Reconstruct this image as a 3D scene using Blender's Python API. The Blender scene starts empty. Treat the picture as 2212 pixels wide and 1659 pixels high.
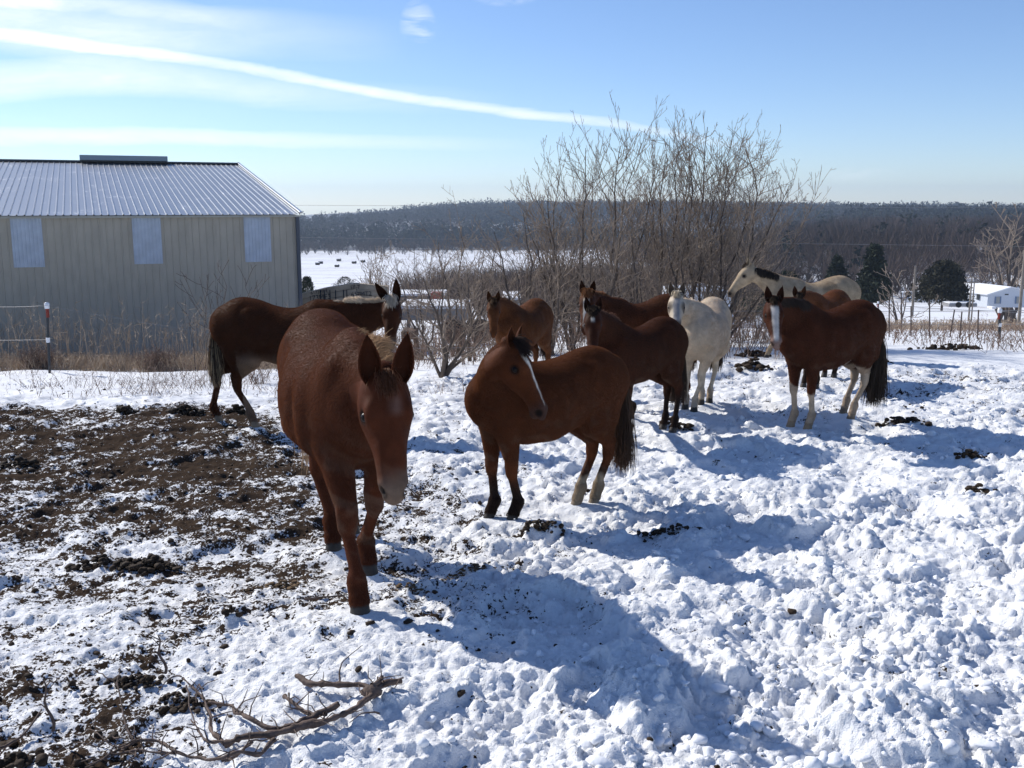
import bpy, bmesh, math, random
import numpy as np
from mathutils import Vector, Matrix
# ------------------------------------------------------------------ camera
scn = bpy.context.scene
COL = scn.collection
R = math.radians
EYE = 2.60
FPX, CX, CY = 2150.0, 1106.0, 829.5      # focal length and centre, in 2212-wide photo pixels
PITCH = R(10.27)
cd = bpy.data.cameras.new('camera'); cam = bpy.data.objects.new('camera', cd); COL.objects.link(cam)
cd.sensor_width = 36.0; cd.lens = 36.0 * FPX / 2212.0
cd.clip_start = 0.05; cd.clip_end = 60000
cam.location = (0, 0, EYE); cam.rotation_euler = (R(90) - PITCH, 0, 0)
scn.camera = cam
# ------------------------------------------------------------------ light
SUN_AZ_VEC = (-.96, .67)                # towards the sun, seen from above
SUN_EL = R(36)
az = math.atan2(SUN_AZ_VEC[0], SUN_AZ_VEC[1])   # clockwise from +Y
world = bpy.data.worlds.new('World'); scn.world = world; world.use_nodes = True
sun_d = bpy.data.lights.new('sun', 'SUN'); sun_d.energy = 4.4; sun_d.angle = R(0.53); sun_d.color = (1.0, 0.955, 0.88)
sun = bpy.data.objects.new('sun', sun_d); COL.objects.link(sun)
sdir = Vector((math.sin(az) * math.cos(SUN_EL), math.cos(az) * math.cos(SUN_EL), math.sin(SUN_EL)))
sun.rotation_euler = sdir.to_track_quat('Z', 'Y').to_euler()
scn.view_settings.view_transform = 'Standard'; scn.view_settings.look = 'None'
scn.view_settings.exposure = 0.27; scn.view_settings.gamma = 1.0
scn.view_settings.use_curve_mapping = False
scn.render.engine = 'CYCLES'
cy = scn.cycles
cy.max_bounces = 6; cy.diffuse_bounces = 3; cy.glossy_bounces = 2; cy.transmission_bounces = 4
cy.volume_bounces = 0; cy.transparent_max_bounces = 8; cy.use_denoising = True
cy.caustics_reflective = False; cy.caustics_refractive = False

def N(nt, typ, **kw):
    n = nt.nodes.new(typ)
    for k, v in kw.items():
        if k.startswith('i_'):
            key = k[2:]; key = int(key) if key.isdigit() else key.replace('_', ' ')
            n.inputs[key].default_value = v
        else: setattr(n, k, v)
    return n
def L(nt, a, b): nt.links.new(a, b)
def mth(nt, op, a, b=None, c=None, clamp=False):
    n = nt.nodes.new('ShaderNodeMath'); n.operation = op; n.use_clamp = clamp
    for i, x in enumerate((a, b, c)):
        if x is None: continue
        if hasattr(x, 'links'): nt.links.new(x, n.inputs[i])
        else: n.inputs[i].default_value = x
    return n.outputs[0]
def ramp(nt, fac, stops, interp='LINEAR'):
    n = nt.nodes.new('ShaderNodeValToRGB'); n.color_ramp.interpolation = interp
    els = n.color_ramp.elements
    while len(els) < len(stops): els.new(0.5)
    for e, (p, c) in zip(els, stops):
        e.position = p; e.color = (c, c, c, 1) if not hasattr(c, '__len__') else (*c, 1)
    nt.links.new(fac, n.inputs[0]); return n.outputs[0]
def mixc(nt, f, a, b, mode='MIX'):
    n = nt.nodes.new('ShaderNodeMix'); n.data_type = 'RGBA'; n.blend_type = mode
    for i, x in ((0, f), (6, a), (7, b)):
        if hasattr(x, 'links'): nt.links.new(x, n.inputs[i])
        elif i == 0: n.inputs[0].default_value = x
        else: n.inputs[i].default_value = (*x, 1)
    return n.outputs[2]
# ------------------------------------------------------------------ sky with cirrus
def build_sky():
    nt = world.node_tree; nt.nodes.clear()
    out = N(nt, 'ShaderNodeOutputWorld'); bg = N(nt, 'ShaderNodeBackground'); bg.inputs[1].default_value = 0.098
    sky = N(nt, 'ShaderNodeTexSky'); sky.sky_type = 'NISHITA'; sky.sun_disc = False
    sky.sun_elevation = SUN_EL; sky.sun_rotation = az; sky.altitude = 1500
    sky.air_density = 1.0; sky.dust_density = 0.1; sky.ozone_density = 3.0
    tc = N(nt, 'ShaderNodeTexCoord'); sp = N(nt, 'ShaderNodeSeparateXYZ'); L(nt, tc.outputs['Generated'], sp.inputs[0])
    x, y, z = sp.outputs
    yy = mth(nt, 'MAXIMUM', y, 0.05)
    u = mth(nt, 'DIVIDE', x, yy); w = mth(nt, 'DIVIDE', z, yy)       # tangent-plane coordinates ahead
    ahead = mth(nt, 'SMOOTH_MIN', mth(nt, 'MULTIPLY', mth(nt, 'SUBTRACT', y, 0.1), 3.0, clamp=True), 1.0, 0.1)
    cmb = N(nt, 'ShaderNodeCombineXYZ'); L(nt, u, cmb.inputs[0]); L(nt, w, cmb.inputs[1])
    def noise(scale, sx, sy, detail=6, rough=.6, rot=0.0, dist=0.0, ox=0.0):
        mp = N(nt, 'ShaderNodeMapping'); mp.inputs['Scale'].default_value = (sx, sy, 1); mp.inputs['Rotation'].default_value = (0, 0, rot)
        mp.inputs['Location'].default_value = (ox, ox * .7, 0)
        L(nt, cmb.outputs[0], mp.inputs[0])
        n = N(nt, 'ShaderNodeTexNoise'); n.inputs['Scale'].default_value = scale; n.inputs['Detail'].default_value = detail
        n.inputs['Roughness'].default_value = rough; n.inputs['Distortion'].default_value = dist
        L(nt, mp.outputs[0], n.inputs['Vector']); return n.outputs[0]
    fine = noise(9, 1.0, 5.5, 8, .66, R(12), .5)
    big = noise(3.1, .8, 4.0, 3, .5, R(6), .2, 4.0)
    feather = noise(26, 1.0, 3.0, 5, .6, R(-28), .6, 2.0)
    def band(pts, width_pts, gain, lo=.25):
        """pts: (u, w) of the streak; width as function of u"""
        fc = N(nt, 'ShaderNodeFloatCurve')
        us = [p[0] for p in pts]
        # map u (-1.2..1.2) to 0..1, w (-.2..0.8) to 0..1
        cv = fc.mapping.curves[0]
        P = [((p[0] + 1.2) / 2.4, (p[1] + .2)) for p in pts]
        cv.points[0].location = (0.0, P[0][1] + (P[0][1] - P[1][1]) / (P[1][0] - P[0][0] + 1e-6) * P[0][0])
        cv.points[-1].location = (1.0, P[-1][1])
        for p in P: cv.points.new(*p)
        fc.mapping.update()
        L(nt, mth(nt, 'DIVIDE', mth(nt, 'ADD', u, 1.2), 2.4, clamp=True), fc.inputs['Value'])
        wc = mth(nt, 'SUBTRACT', fc.outputs[0], .2)
        d = mth(nt, 'ABSOLUTE', mth(nt, 'SUBTRACT', mth(nt, 'ADD', w, mth(nt, 'MULTIPLY', mth(nt, 'SUBTRACT', fine, .5), .010)), wc))
        # width falls from width_pts[0] at u=-.5 to width_pts[1] at u=.25
        t = mth(nt, 'DIVIDE', mth(nt, 'ADD', u, .5), .75, clamp=True)
        wd = mth(nt, 'ADD', mth(nt, 'MULTIPLY', t, width_pts[1] - width_pts[0]), width_pts[0])
        m = mth(nt, 'SUBTRACT', 1.0, mth(nt, 'DIVIDE', d, wd), clamp=True)
        m = mth(nt, 'MULTIPLY', m, mth(nt, 'SUBTRACT', 2.0, m))
        fade = mth(nt, 'SUBTRACT', 1.0, mth(nt, 'DIVIDE', mth(nt, 'SUBTRACT', u, width_pts[2]), width_pts[3], clamp=True))
        tex = mth(nt, 'ADD', lo, mth(nt, 'MULTIPLY', mth(nt, 'MULTIPLY', mth(nt, 'ADD', fine, mth(nt, 'MULTIPLY', feather, .5)), 1.35), 1 - lo))
        return mth(nt, 'MULTIPLY', mth(nt, 'MULTIPLY', m, fade), mth(nt, 'MULTIPLY', tex, gain))
    def px(x_, y_): return ((x_ - 1106) / FPX / math.cos(0.0), (440 - y_) / FPX)
    c1 = band([px(0, 90), px(120, 103), px(270, 125), px(400, 140), px(520, 158), px(650, 180), px(800, 208), px(950, 232), px(1100, 251), px(1300, 272), px(1450, 298), px(1560, 315)], (.0072, .0046, .02, .24), .75, .15)
    c2 = band([px(-200, 160), px(0, 190), px(200, 180), px(400, 186), px(600, 212), px(900, 226), px(1300, 245), px(1500, 250)], (.022, .008, -.40, .40), .66, .05)
    c3 = band([px(-200, 290), px(0, 300), px(300, 300), px(700, 310), px(1100, 317), px(1300, 322)], (.0100, .006, -.30, .33), .72, .2)
    c4 = band([px(-200, 60), px(0, 60), px(250, 92), px(550, 92), px(800, 105), px(1000, 118)], (.034, .010, -.40, .30), .62, .0)
    c5 = band([px(-200, -6), px(0, 10), px(130, 22), px(350, 40), px(600, 70)], (.013, .006, -.47, .25), .7, .1)
    # small isolated wisps
    def spot(x_, y_, rx, ry, gain):
        cu, cw = px(x_, y_)
        dx = mth(nt, 'DIVIDE', mth(nt, 'SUBTRACT', u, cu), rx / FPX); dy = mth(nt, 'DIVIDE', mth(nt, 'SUBTRACT', w, cw), ry / FPX)
        r2 = mth(nt, 'ADD', mth(nt, 'MULTIPLY', dx, dx), mth(nt, 'MULTIPLY', dy, dy))
        m = mth(nt, 'SUBTRACT', 1.0, r2, clamp=True)
        return mth(nt, 'MULTIPLY', m, mth(nt, 'MULTIPLY', mth(nt, 'SUBTRACT', feather, .42, clamp=True), gain))
    s1 = spot(912, 80, 40, 55, 2.6); s2 = spot(1090, 5, 90, 38, 2.6); s3 = spot(1840, 380, 90, 18, 1.2)
    veil = mth(nt, 'MULTIPLY', mth(nt, 'SUBTRACT', big, .44, clamp=True), mth(nt, 'SUBTRACT', .75, mth(nt, 'MULTIPLY', mth(nt, 'ADD', u, .6), 1.3), clamp=True))
    tot = c1
    for c in (c2, c3, c4, c5, s1, s2, s3, mth(nt, 'MULTIPLY', veil, .9)): tot = mth(nt, 'ADD', tot, c)
    tot = mth(nt, 'MULTIPLY', tot, ahead, clamp=True)
    sat = N(nt, 'ShaderNodeHueSaturation'); sat.inputs['Saturation'].default_value = 1.0; sat.inputs['Value'].default_value = 1.0
    L(nt, mixc(nt, 1.0, sky.outputs[0], (1.02, 1.08, 1.24), 'MULTIPLY'), sat.inputs['Color'])
    cloudc = mixc(nt, 1.0, sat.outputs[0], (1, 1, 1), 'MIX')
    cw_ = N(nt, 'ShaderNodeRGB'); cw_.outputs[0].default_value = (10.2, 10.6, 11.2, 1)
    mixn = mixc(nt, mth(nt, 'MULTIPLY', tot, .80), sat.outputs[0], cw_.outputs[0])
    L(nt, mixn, bg.inputs[0]); L(nt, bg.outputs[0], out.inputs[0])
build_sky()
# ------------------------------------------------------------------ noise in numpy
def _hash(ix, iy, seed):
    h = (ix.astype(np.int64) * 374761393 + iy.astype(np.int64) * 668265263 + seed * 1442695041) & 0xffffffff
    h = ((h ^ (h >> 13)) * 1274126177) & 0xffffffff
    h = (h ^ (h >> 16)); h = (h * 2246822519) & 0xffffffff; h ^= (h >> 15)
    return h.astype(np.float64) / 4294967295.0
def vnoise(x, y, seed=0):
    ix = np.floor(x); iy = np.floor(y); fx = x - ix; fy = y - iy
    ux = fx * fx * fx * (fx * (fx * 6 - 15) + 10); uy = fy * fy * fy * (fy * (fy * 6 - 15) + 10)
    a = _hash(ix, iy, seed); b = _hash(ix + 1, iy, seed); c = _hash(ix, iy + 1, seed); d = _hash(ix + 1, iy + 1, seed)
    return (a + (b - a) * ux) * (1 - uy) + (c + (d - c) * ux) * uy
def fbm(x, y, seed=0, oct=4, g=.5):
    s = 0; a = 1; t = 0
    for i in range(oct):
        s = s + a * vnoise(x * 2 ** i + 13.7 * i, y * 2 ** i - 7.3 * i, seed + i * 17); t += a; a *= g
    return s / t
def lumps(x, y, cell, seed, p=.8, flat=1.0):
    """clods: in each cell one rounded, angular bump of random radius and height"""
    gx = x / cell; gy = y / cell; ix = np.floor(gx); iy = np.floor(gy); best = np.zeros_like(x)
    for dx in (-1, 0, 1):
        for dy in (-1, 0, 1):
            cx_ = ix + dx; cy_ = iy + dy
            px_ = cx_ + .15 + .7 * _hash(cx_, cy_, seed); py_ = cy_ + .15 + .7 * _hash(cx_, cy_, seed + 1)
            r = .28 + .55 * _hash(cx_, cy_, seed + 2) ** 1.5; on = _hash(cx_, cy_, seed + 3) < p
            an = _hash(cx_, cy_, seed + 4) * 6.283; el = .6 + .4 * _hash(cx_, cy_, seed + 5)
            ca = np.cos(an); sa = np.sin(an); ddx = gx - px_; ddy = gy - py_
            qx = (ddx * ca + ddy * sa); qy = (-ddx * sa + ddy * ca) / el
            d2 = (np.abs(qx) ** 2.4 + np.abs(qy) ** 2.4) ** (2 / 2.4) / (r * r)
            tilt = 1 + .5 * (qx * (_hash(cx_, cy_, seed + 6) - .5) + qy * (_hash(cx_, cy_, seed + 7) - .5)) / r
            cap = .50 + .5 * _hash(cx_, cy_, seed + 8)
            h = np.where(on, np.minimum(np.sqrt(np.clip(1 - d2, 0, 1)), cap * (1 + .55 * (qx * (_hash(cx_, cy_, seed + 9) - .5) - qy * (_hash(cx_, cy_, seed + 10) - .5)) / r)) * r * tilt, 0) * flat
            best = np.maximum(best, h)
    return best * cell
def sstep(a, b, x):
    t = np.clip((x - a) / (b - a), 0, 1); return t * t * (3 - 2 * t)
# ------------------------------------------------------------------ terrain
PY = np.array([-400, 0, 5, 8, 11, 15, 17, 19, 24, 32, 45, 70, 110, 170, 260, 420, 640, 800, 950, 1200, 1500, 1900, 3000, 9000.])
PZ = np.array([.3, .25, .18, .0, -.04, -.20, -.28, -.36, -.75, -1.6, -3.2, -6.2, -9.8, -13.5, -17.5, -24, -31.5, -36, -34, -20, -4, 2, 0, -30.])
def G0(x, y):
    """smooth terrain height"""
    x = np.asarray(x, float); y = np.asarray(y, float)
    z = np.interp(y, PY, PZ)
    z = (z + np.interp(y + .6 + .02 * np.abs(y), PY, PZ) + np.interp(y - .6 - .02 * np.abs(y), PY, PZ)) / 3
    az_ = x / np.maximum(y, 1.0)
    # land beyond the left fence falls a little sooner
    z = z - .35 * sstep(13.5, 19, y) * sstep(.12, -.25, az_) - .35 * sstep(19, 27, y) * sstep(.1, -.2, az_)
    z = z - 4.6 * sstep(.12, .34, az_) * sstep(60, 190, y) * sstep(330, 240, y)
    # the far ridge undulates and drops away on the left
    far = sstep(950, 1700, y)
    z = z + far * (-19 + 3 * np.sin(az_ * 9 + 1.0) + 10 * (fbm(x / 400., y / 400., 5, 3) - .5) + 9 * sstep(-.14, -.02, az_) - 14 * sstep(-.10, -.26, az_) - 4 * sstep(.40, .52, az_))
    # on the right the wooded hillside starts closer, behind the house
    z = z + np.interp(y, [250, 320, 500, 800, 950, 1200, 1500], [0, 3, 12, 19, 18, 8, 0]) * sstep(.10, .38, az_)
    return z
def ray(xd, yd):
    u = (xd - CX) / FPX; v = (yd - CY) / FPX
    return np.array([u, math.cos(PITCH) - v * math.sin(PITCH), -math.sin(PITCH) - v * math.cos(PITCH)])
def onground(xd, yd):
    r = ray(xd, yd); t0, t = 0.0, 1.0
    f = lambda t: EYE + r[2] * t - float(G0(r[0] * t, r[1] * t))
    t = 2.0
    while f(t) > 0 and t < 6000: t0 = t; t *= 1.06
    for _ in range(40):
        m = (t0 + t) / 2
        if f(m) > 0: t0 = m
        else: t = m
    return np.array([r[0] * t, r[1] * t, EYE + r[2] * t])
def at(xd, yd, Y):
    r = ray(xd, yd); t = Y / r[1]
    return np.array([r[0] * t, Y, EYE + r[2] * t])
# ------------------------------------------------------------------ object helpers
def mesh_np(name, V, faces, mat=None, parent=None, smooth=True, colors=None, cname='Col'):
    """faces: (n,k) int array of quads or triangles, or a python list of polygons"""
    me = bpy.data.meshes.new(name)
    V = np.asarray(V, dtype=np.float32)
    if isinstance(faces, np.ndarray):
        n, k = faces.shape
        me.vertices.add(len(V)); me.vertices.foreach_set('co', V.ravel())
        me.loops.add(n * k); me.loops.foreach_set('vertex_index', faces.astype(np.int32).ravel())
        me.polygons.add(n); me.polygons.foreach_set('loop_start', np.arange(0, n * k, k, dtype=np.int32))
        me.polygons.foreach_set('loop_total', np.full(n, k, dtype=np.int32))
        me.update(calc_edges=True)
    else:
        me.from_pydata([tuple(map(float, v)) for v in V], [], faces)
    me.polygons.foreach_set('use_smooth', np.full(len(me.polygons), smooth, dtype=bool))
    if colors is not None:
        ca = me.color_attributes.new(cname, 'FLOAT_COLOR', 'POINT')
        c4 = np.ones((len(V), 4), np.float32); c4[:, :3] = colors; ca.data.foreach_set('color', c4.ravel())
    if mat: me.materials.append(mat)
    o = bpy.data.objects.new(name, me); COL.objects.link(o)
    if parent: o.parent = parent
    return o
def tag(o, label=None, cat=None, group=None, kind=None):
    if label: o['label'] = label
    if cat: o['category'] = cat
    if group: o['group'] = group
    if kind: o['kind'] = kind
    return o
def empty(name, loc=(0, 0, 0), rz=0.0, label=None, cat=None, group=None):
    o = bpy.data.objects.new(name, None); COL.objects.link(o); o.location = loc; o.rotation_euler = (0, 0, rz)
    o.empty_display_size = .2
    return tag(o, label, cat, group)
def curves_np(name, P, rad, mat, parent=None, colors=None, npt=None):
    """P: (n, m, 3) strands, rad: (m,) or (n,m)"""
    n, m, _ = P.shape
    hc = bpy.data.hair_curves.new(name); hc.add_curves([m] * n)
    hc.points.foreach_set('position', P.astype(np.float32).ravel())
    ra = hc.attributes.get('radius') or hc.attributes.new('radius', 'FLOAT', 'POINT')
    rr = np.broadcast_to(rad, (n, m)).astype(np.float32)
    ra.data.foreach_set('value', rr.ravel().copy())
    if colors is not None:
        a = hc.attributes.new('Col', 'FLOAT_COLOR', 'CURVE')
        c4 = np.ones((n, 4), np.float32); c4[:, :3] = colors; a.data.foreach_set('color', c4.ravel())
    hc.materials.append(mat)
    o = bpy.data.objects.new(name, hc); COL.objects.link(o)
    if parent: o.parent = parent
    return o
# ------------------------------------------------------------------ horse materials
def coat_mat():
    m = bpy.data.materials.new('coat'); m.use_nodes = True; nt = m.node_tree; b = nt.nodes['Principled BSDF']
    a = N(nt, 'ShaderNodeAttribute', attribute_name='Col')
    tc = N(nt, 'ShaderNodeTexCoord'); no = N(nt, 'ShaderNodeTexNoise'); no.inputs['Scale'].default_value = 9; no.inputs['Detail'].default_value = 6
    L(nt, tc.outputs['Object'], no.inputs[0])
    L(nt, mixc(nt, 1.0, a.outputs['Color'], ramp(nt, no.outputs[0], [(.3, .72), (.7, 1.2)]), 'MULTIPLY'), b.inputs['Base Color'])
    b.inputs['Roughness'].default_value = .62; b.inputs['Specular IOR Level'].default_value = .06
    b.inputs['Sheen Weight'].default_value = .0; b.inputs['Sheen Roughness'].default_value = .5
    n2 = N(nt, 'ShaderNodeTexNoise'); n2.inputs['Scale'].default_value = 120; n2.inputs['Detail'].default_value = 3
    L(nt, tc.outputs['Object'], n2.inputs[0])
    bp = N(nt, 'ShaderNodeBump'); bp.inputs['Strength'].default_value = .35; bp.inputs['Distance'].default_value = .006
    L(nt, n2.outputs[0], bp.inputs['Height']); L(nt, bp.outputs[0], b.inputs['Normal'])
    return m
def fur_mat(name, trans=.36, gloss=.018, rough=.45):
    m = bpy.data.materials.new(name); m.use_nodes = True; nt = m.node_tree; nt.nodes.clear()
    out = N(nt, 'ShaderNodeOutputMaterial'); a = N(nt, 'ShaderNodeAttribute', attribute_name='Col')
    d = N(nt, 'ShaderNodeBsdfDiffuse'); t = N(nt, 'ShaderNodeBsdfTranslucent'); g = N(nt, 'ShaderNodeBsdfGlossy')
    g.inputs['Roughness'].default_value = rough; g.inputs['Color'].default_value = (1.0, .8, .65, 1)
    L(nt, a.outputs['Color'], d.inputs[0]); gm = N(nt, 'ShaderNodeGamma'); gm.inputs[1].default_value = .66; L(nt, a.outputs['Color'], gm.inputs[0]); L(nt, mixc(nt, 1.0, gm.outputs[0], (1.12, .95, .82), 'MULTIPLY'), t.inputs[0])
    m1 = N(nt, 'ShaderNodeMixShader', i_0=trans); L(nt, d.outputs[0], m1.inputs[1]); L(nt, t.outputs[0], m1.inputs[2])
    m2 = N(nt, 'ShaderNodeMixShader', i_0=gloss); L(nt, m1.outputs[0], m2.inputs[1]); L(nt, g.outputs[0], m2.inputs[2])
    L(nt, m2.outputs[0], out.inputs[0]); return m
def plain(name, col, rough=.6, spec=.3, metal=0.0, bump=0.0, bscale=40, var=0.0, vscale=5.0, coord='Object'):
    m = bpy.data.materials.new(name); m.use_nodes = True; nt = m.node_tree; b = nt.nodes['Principled BSDF']
    b.inputs['Base Color'].default_value = (*col, 1); b.inputs['Roughness'].default_value = rough
    b.inputs['Specular IOR Level'].default_value = spec; b.inputs['Metallic'].default_value = metal
    tc = N(nt, 'ShaderNodeTexCoord')
    if var:
        no = N(nt, 'ShaderNodeTexNoise'); no.inputs['Scale'].default_value = vscale; no.inputs['Detail'].default_value = 6
        L(nt, tc.outputs[coord], no.inputs[0])
        L(nt, mixc(nt, 1.0, col, ramp(nt, no.outputs[0], [(.3, 1 - var), (.7, 1 + var)]), 'MULTIPLY'), b.inputs['Base Color'])
    if bump:
        n2 = N(nt, 'ShaderNodeTexNoise'); n2.inputs['Scale'].default_value = bscale; n2.inputs['Detail'].default_value = 5
        L(nt, tc.outputs[coord], n2.inputs[0])
        bp = N(nt, 'ShaderNodeBump'); bp.inputs['Strength'].default_value = .6; bp.inputs['Distance'].default_value = bump
        L(nt, n2.outputs[0], bp.inputs['Height']); L(nt, bp.outputs[0], b.inputs['Normal'])
    return m
M_COAT = coat_mat(); M_FUR = fur_mat('winter_fur'); M_MANE = fur_mat('mane_hair', .22, .03, .4)
M_EYE = plain('eye_gloss', (.008, .005, .004), .35, .18)
M_HOOF = plain('hoof_horn', (.035, .028, .022), .55, .35, bump=.004, bscale=30, var=.4, vscale=14)
M_HOOFL = plain('pale_hoof_horn', (.20, .15, .10), .55, .35, bump=.004, bscale=30, var=.3, vscale=14)
# ------------------------------------------------------------------ signed distance modelling
def unit(v): v = np.asarray(v, float); return v / (np.linalg.norm(v) + 1e-9)
class Body:
    def __init__(s): s.p = []
    def seg(s, a, b, ra, rb, up=(0, 0, 1), k=.04):
        """tapered limb with elliptical section; ra, rb = (lateral, along up)"""
        s.p.append(('s', np.array(a, float), np.array(b, float), ra, rb, np.array(up, float), k))
    def ell(s, c, r, ax=None, k=.05, sub=False):
        s.p.append(('e', np.array(c, float), np.array(r, float), np.eye(3) if ax is None else np.array(ax, float), k, sub))
    def build(s, h, ext=.0):
        lo = np.full(3, 1e9); hi = -lo
        for q in s.p:
            if q[0] == 's':
                m = max(q[3] + q[4])
                for e in (q[1], q[2]): lo = np.minimum(lo, e - m); hi = np.maximum(hi, e + m)
            elif not q[5]:
                m = q[2].max(); lo = np.minimum(lo, q[1] - m); hi = np.maximum(hi, q[1] + m)
        lo -= 3 * h; hi += 3 * h
        n = np.ceil((hi - lo) / h).astype(int) + 1
        ax = [lo[i] + h * np.arange(n[i]) for i in range(3)]
        D = np.full(n, .25, np.float32)
        for q in s.p:
            k = q[6] if q[0] == 's' else q[4]; mg = k + 2.5 * h
            if q[0] == 's':
                m = max(q[3] + q[4]); l = np.minimum(q[1], q[2]) - m - mg; u = np.maximum(q[1], q[2]) + m + mg
            else: m = q[2].max(); l = q[1] - m - mg; u = q[1] + m + mg
            i0 = np.clip(np.floor((l - lo) / h).astype(int), 0, n); i1 = np.clip(np.ceil((u - lo) / h).astype(int) + 1, 0, n)
            sl = tuple(slice(a, b) for a, b in zip(i0, i1))
            X, Y, Z = np.meshgrid(*(ax[i][i0[i]:i1[i]].astype(np.float32) for i in range(3)), indexing='ij', sparse=True)
            if q[0] == 's':
                a, b, ra, rb, up = q[1:6]; ab = b - a; ln = np.linalg.norm(ab); d = ab / ln
                w = np.cross(up, d); w = unit(w); v = np.cross(d, w)
                px_, py_, pz_ = X - a[0], Y - a[1], Z - a[2]
                t = px_ * d[0] + py_ * d[1] + pz_ * d[2]; tc = np.clip(t / ln, 0, 1); te = t - tc * ln
                qw = px_ * w[0] + py_ * w[1] + pz_ * w[2]; qv = px_ * v[0] + py_ * v[1] + pz_ * v[2]
                rw = ra[0] + (rb[0] - ra[0]) * tc; rv = ra[1] + (rb[1] - ra[1]) * tc; re = np.sqrt(rw * rv)
                k0 = np.sqrt((qw / rw) ** 2 + (qv / rv) ** 2 + (te / re) ** 2) + 1e-6
                k1 = np.sqrt((qw / rw ** 2) ** 2 + (qv / rv ** 2) ** 2 + (te / re ** 2) ** 2) + 1e-6
            else:
                c, r, A = q[1:4]; dx = [X - c[0], Y - c[1], Z - c[2]]
                l3 = [dx[0] * A[i][0] + dx[1] * A[i][1] + dx[2] * A[i][2] for i in range(3)]
                k0 = np.sqrt(sum((l3[i] / r[i]) ** 2 for i in range(3))) + 1e-6
                k1 = np.sqrt(sum((l3[i] / r[i] ** 2) ** 2 for i in range(3))) + 1e-6
            dd = k0 * (k0 - 1) / k1; old = D[sl]
            if q[0] == 'e' and q[5]:
                hh = np.clip(.5 - .5 * (old + dd) / k, 0, 1); D[sl] = old * (1 - hh) - dd * hh + k * hh * (1 - hh)
            else:
                hh = np.clip(.5 + .5 * (old - dd) / k, 0, 1); D[sl] = old * (1 - hh) + dd * hh - k * hh * (1 - hh)
        return surface_nets(D, lo, h)
def surface_nets(D, lo, h):
    S = D < 0
    c = np.zeros(tuple(np.array(D.shape) - 1), np.int8)
    for i in (0, 1):
        for j in (0, 1):
            for k in (0, 1):
                c += S[i:D.shape[0] - 1 + i, j:D.shape[1] - 1 + j, k:D.shape[2] - 1 + k]
    ids = np.argwhere((c > 0) & (c < 8)); idx = -np.ones(c.shape, np.int32); idx[tuple(ids.T)] = np.arange(len(ids))
    acc = np.zeros((len(ids), 3)); cnt = np.zeros(len(ids))
    cor = [(i, j, k) for i in (0, 1) for j in (0, 1) for k in (0, 1)]
    vals = {q: D[ids[:, 0] + q[0], ids[:, 1] + q[1], ids[:, 2] + q[2]] for q in cor}
    for a in cor:
        for axn in range(3):
            if a[axn]: continue
            b = list(a); b[axn] = 1; b = tuple(b); va = vals[a]; vb = vals[b]; m = (va < 0) != (vb < 0)
            t = np.where(m, va / np.where(m, va - vb, 1), 0); p = np.tile(np.array(a, float), (len(ids), 1)); p[:, axn] += t
            acc[m] += p[m]; cnt[m] += 1
    V = lo + h * (ids + acc / cnt[:, None]); F = []
    for axn in range(3):
        o1, o2 = [(1, 2), (2, 0), (0, 1)][axn]
        sh = list(D.shape); sh[axn] -= 1
        A = S[tuple(slice(0, sh[i]) for i in range(3))]
        s2 = [slice(0, sh[i]) for i in range(3)]; s2[axn] = slice(1, D.shape[axn]); B = S[tuple(s2)]
        e = np.argwhere(A != B); e = e[(e[:, o1] > 0) & (e[:, o2] > 0)]
        fl = A[tuple(e.T)]
        def cell(d1, d2):
            q = e.copy(); q[:, o1] -= d1; q[:, o2] -= d2; return idx[tuple(q.T)]
        qd = np.stack([cell(0, 0), cell(1, 0), cell(1, 1), cell(0, 1)], 1)
        qd[~fl] = qd[~fl][:, ::-1]; F.append(qd)
    F = np.concatenate(F); F = F[(F >= 0).all(1)]
    return V, F
def smooth_mesh(V, F, it=2, lam=.5):
    for _ in range(it):
        acc = np.zeros_like(V); cnt = np.zeros(len(V))
        for i in range(4):
            a, b = F[:, i], F[:, (i + 1) % 4]
            for d in range(3): acc[:, d] += np.bincount(a, V[b, d], len(V)); 
            cnt += np.bincount(a, minlength=len(V))
            for d in range(3): acc[:, d] += np.bincount(b, V[a, d], len(V))
            cnt += np.bincount(b, minlength=len(V))
        V = V + lam * (acc / np.maximum(cnt, 1)[:, None] - V)
    return V
def vnormals(V, F):
    n = np.cross(V[F[:, 2]] - V[F[:, 0]], V[F[:, 3]] - V[F[:, 1]]); out = np.zeros_like(V)
    for i in range(4):
        for d in range(3): out[:, d] += np.bincount(F[:, i], n[:, d], len(V))
    return out / (np.linalg.norm(out, axis=1)[:, None] + 1e-9)
def bez(p0, p1, p2, p3, t):
    t = np.asarray(t)[:, None]; return (1 - t) ** 3 * p0 + 3 * (1 - t) ** 2 * t * p1 + 3 * (1 - t) * t * t * p2 + t ** 3 * p3
def ss(a, b, x): return sstep(a, b, x)
LEGS = ('fl', 'fr', 'hl', 'hr')
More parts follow.
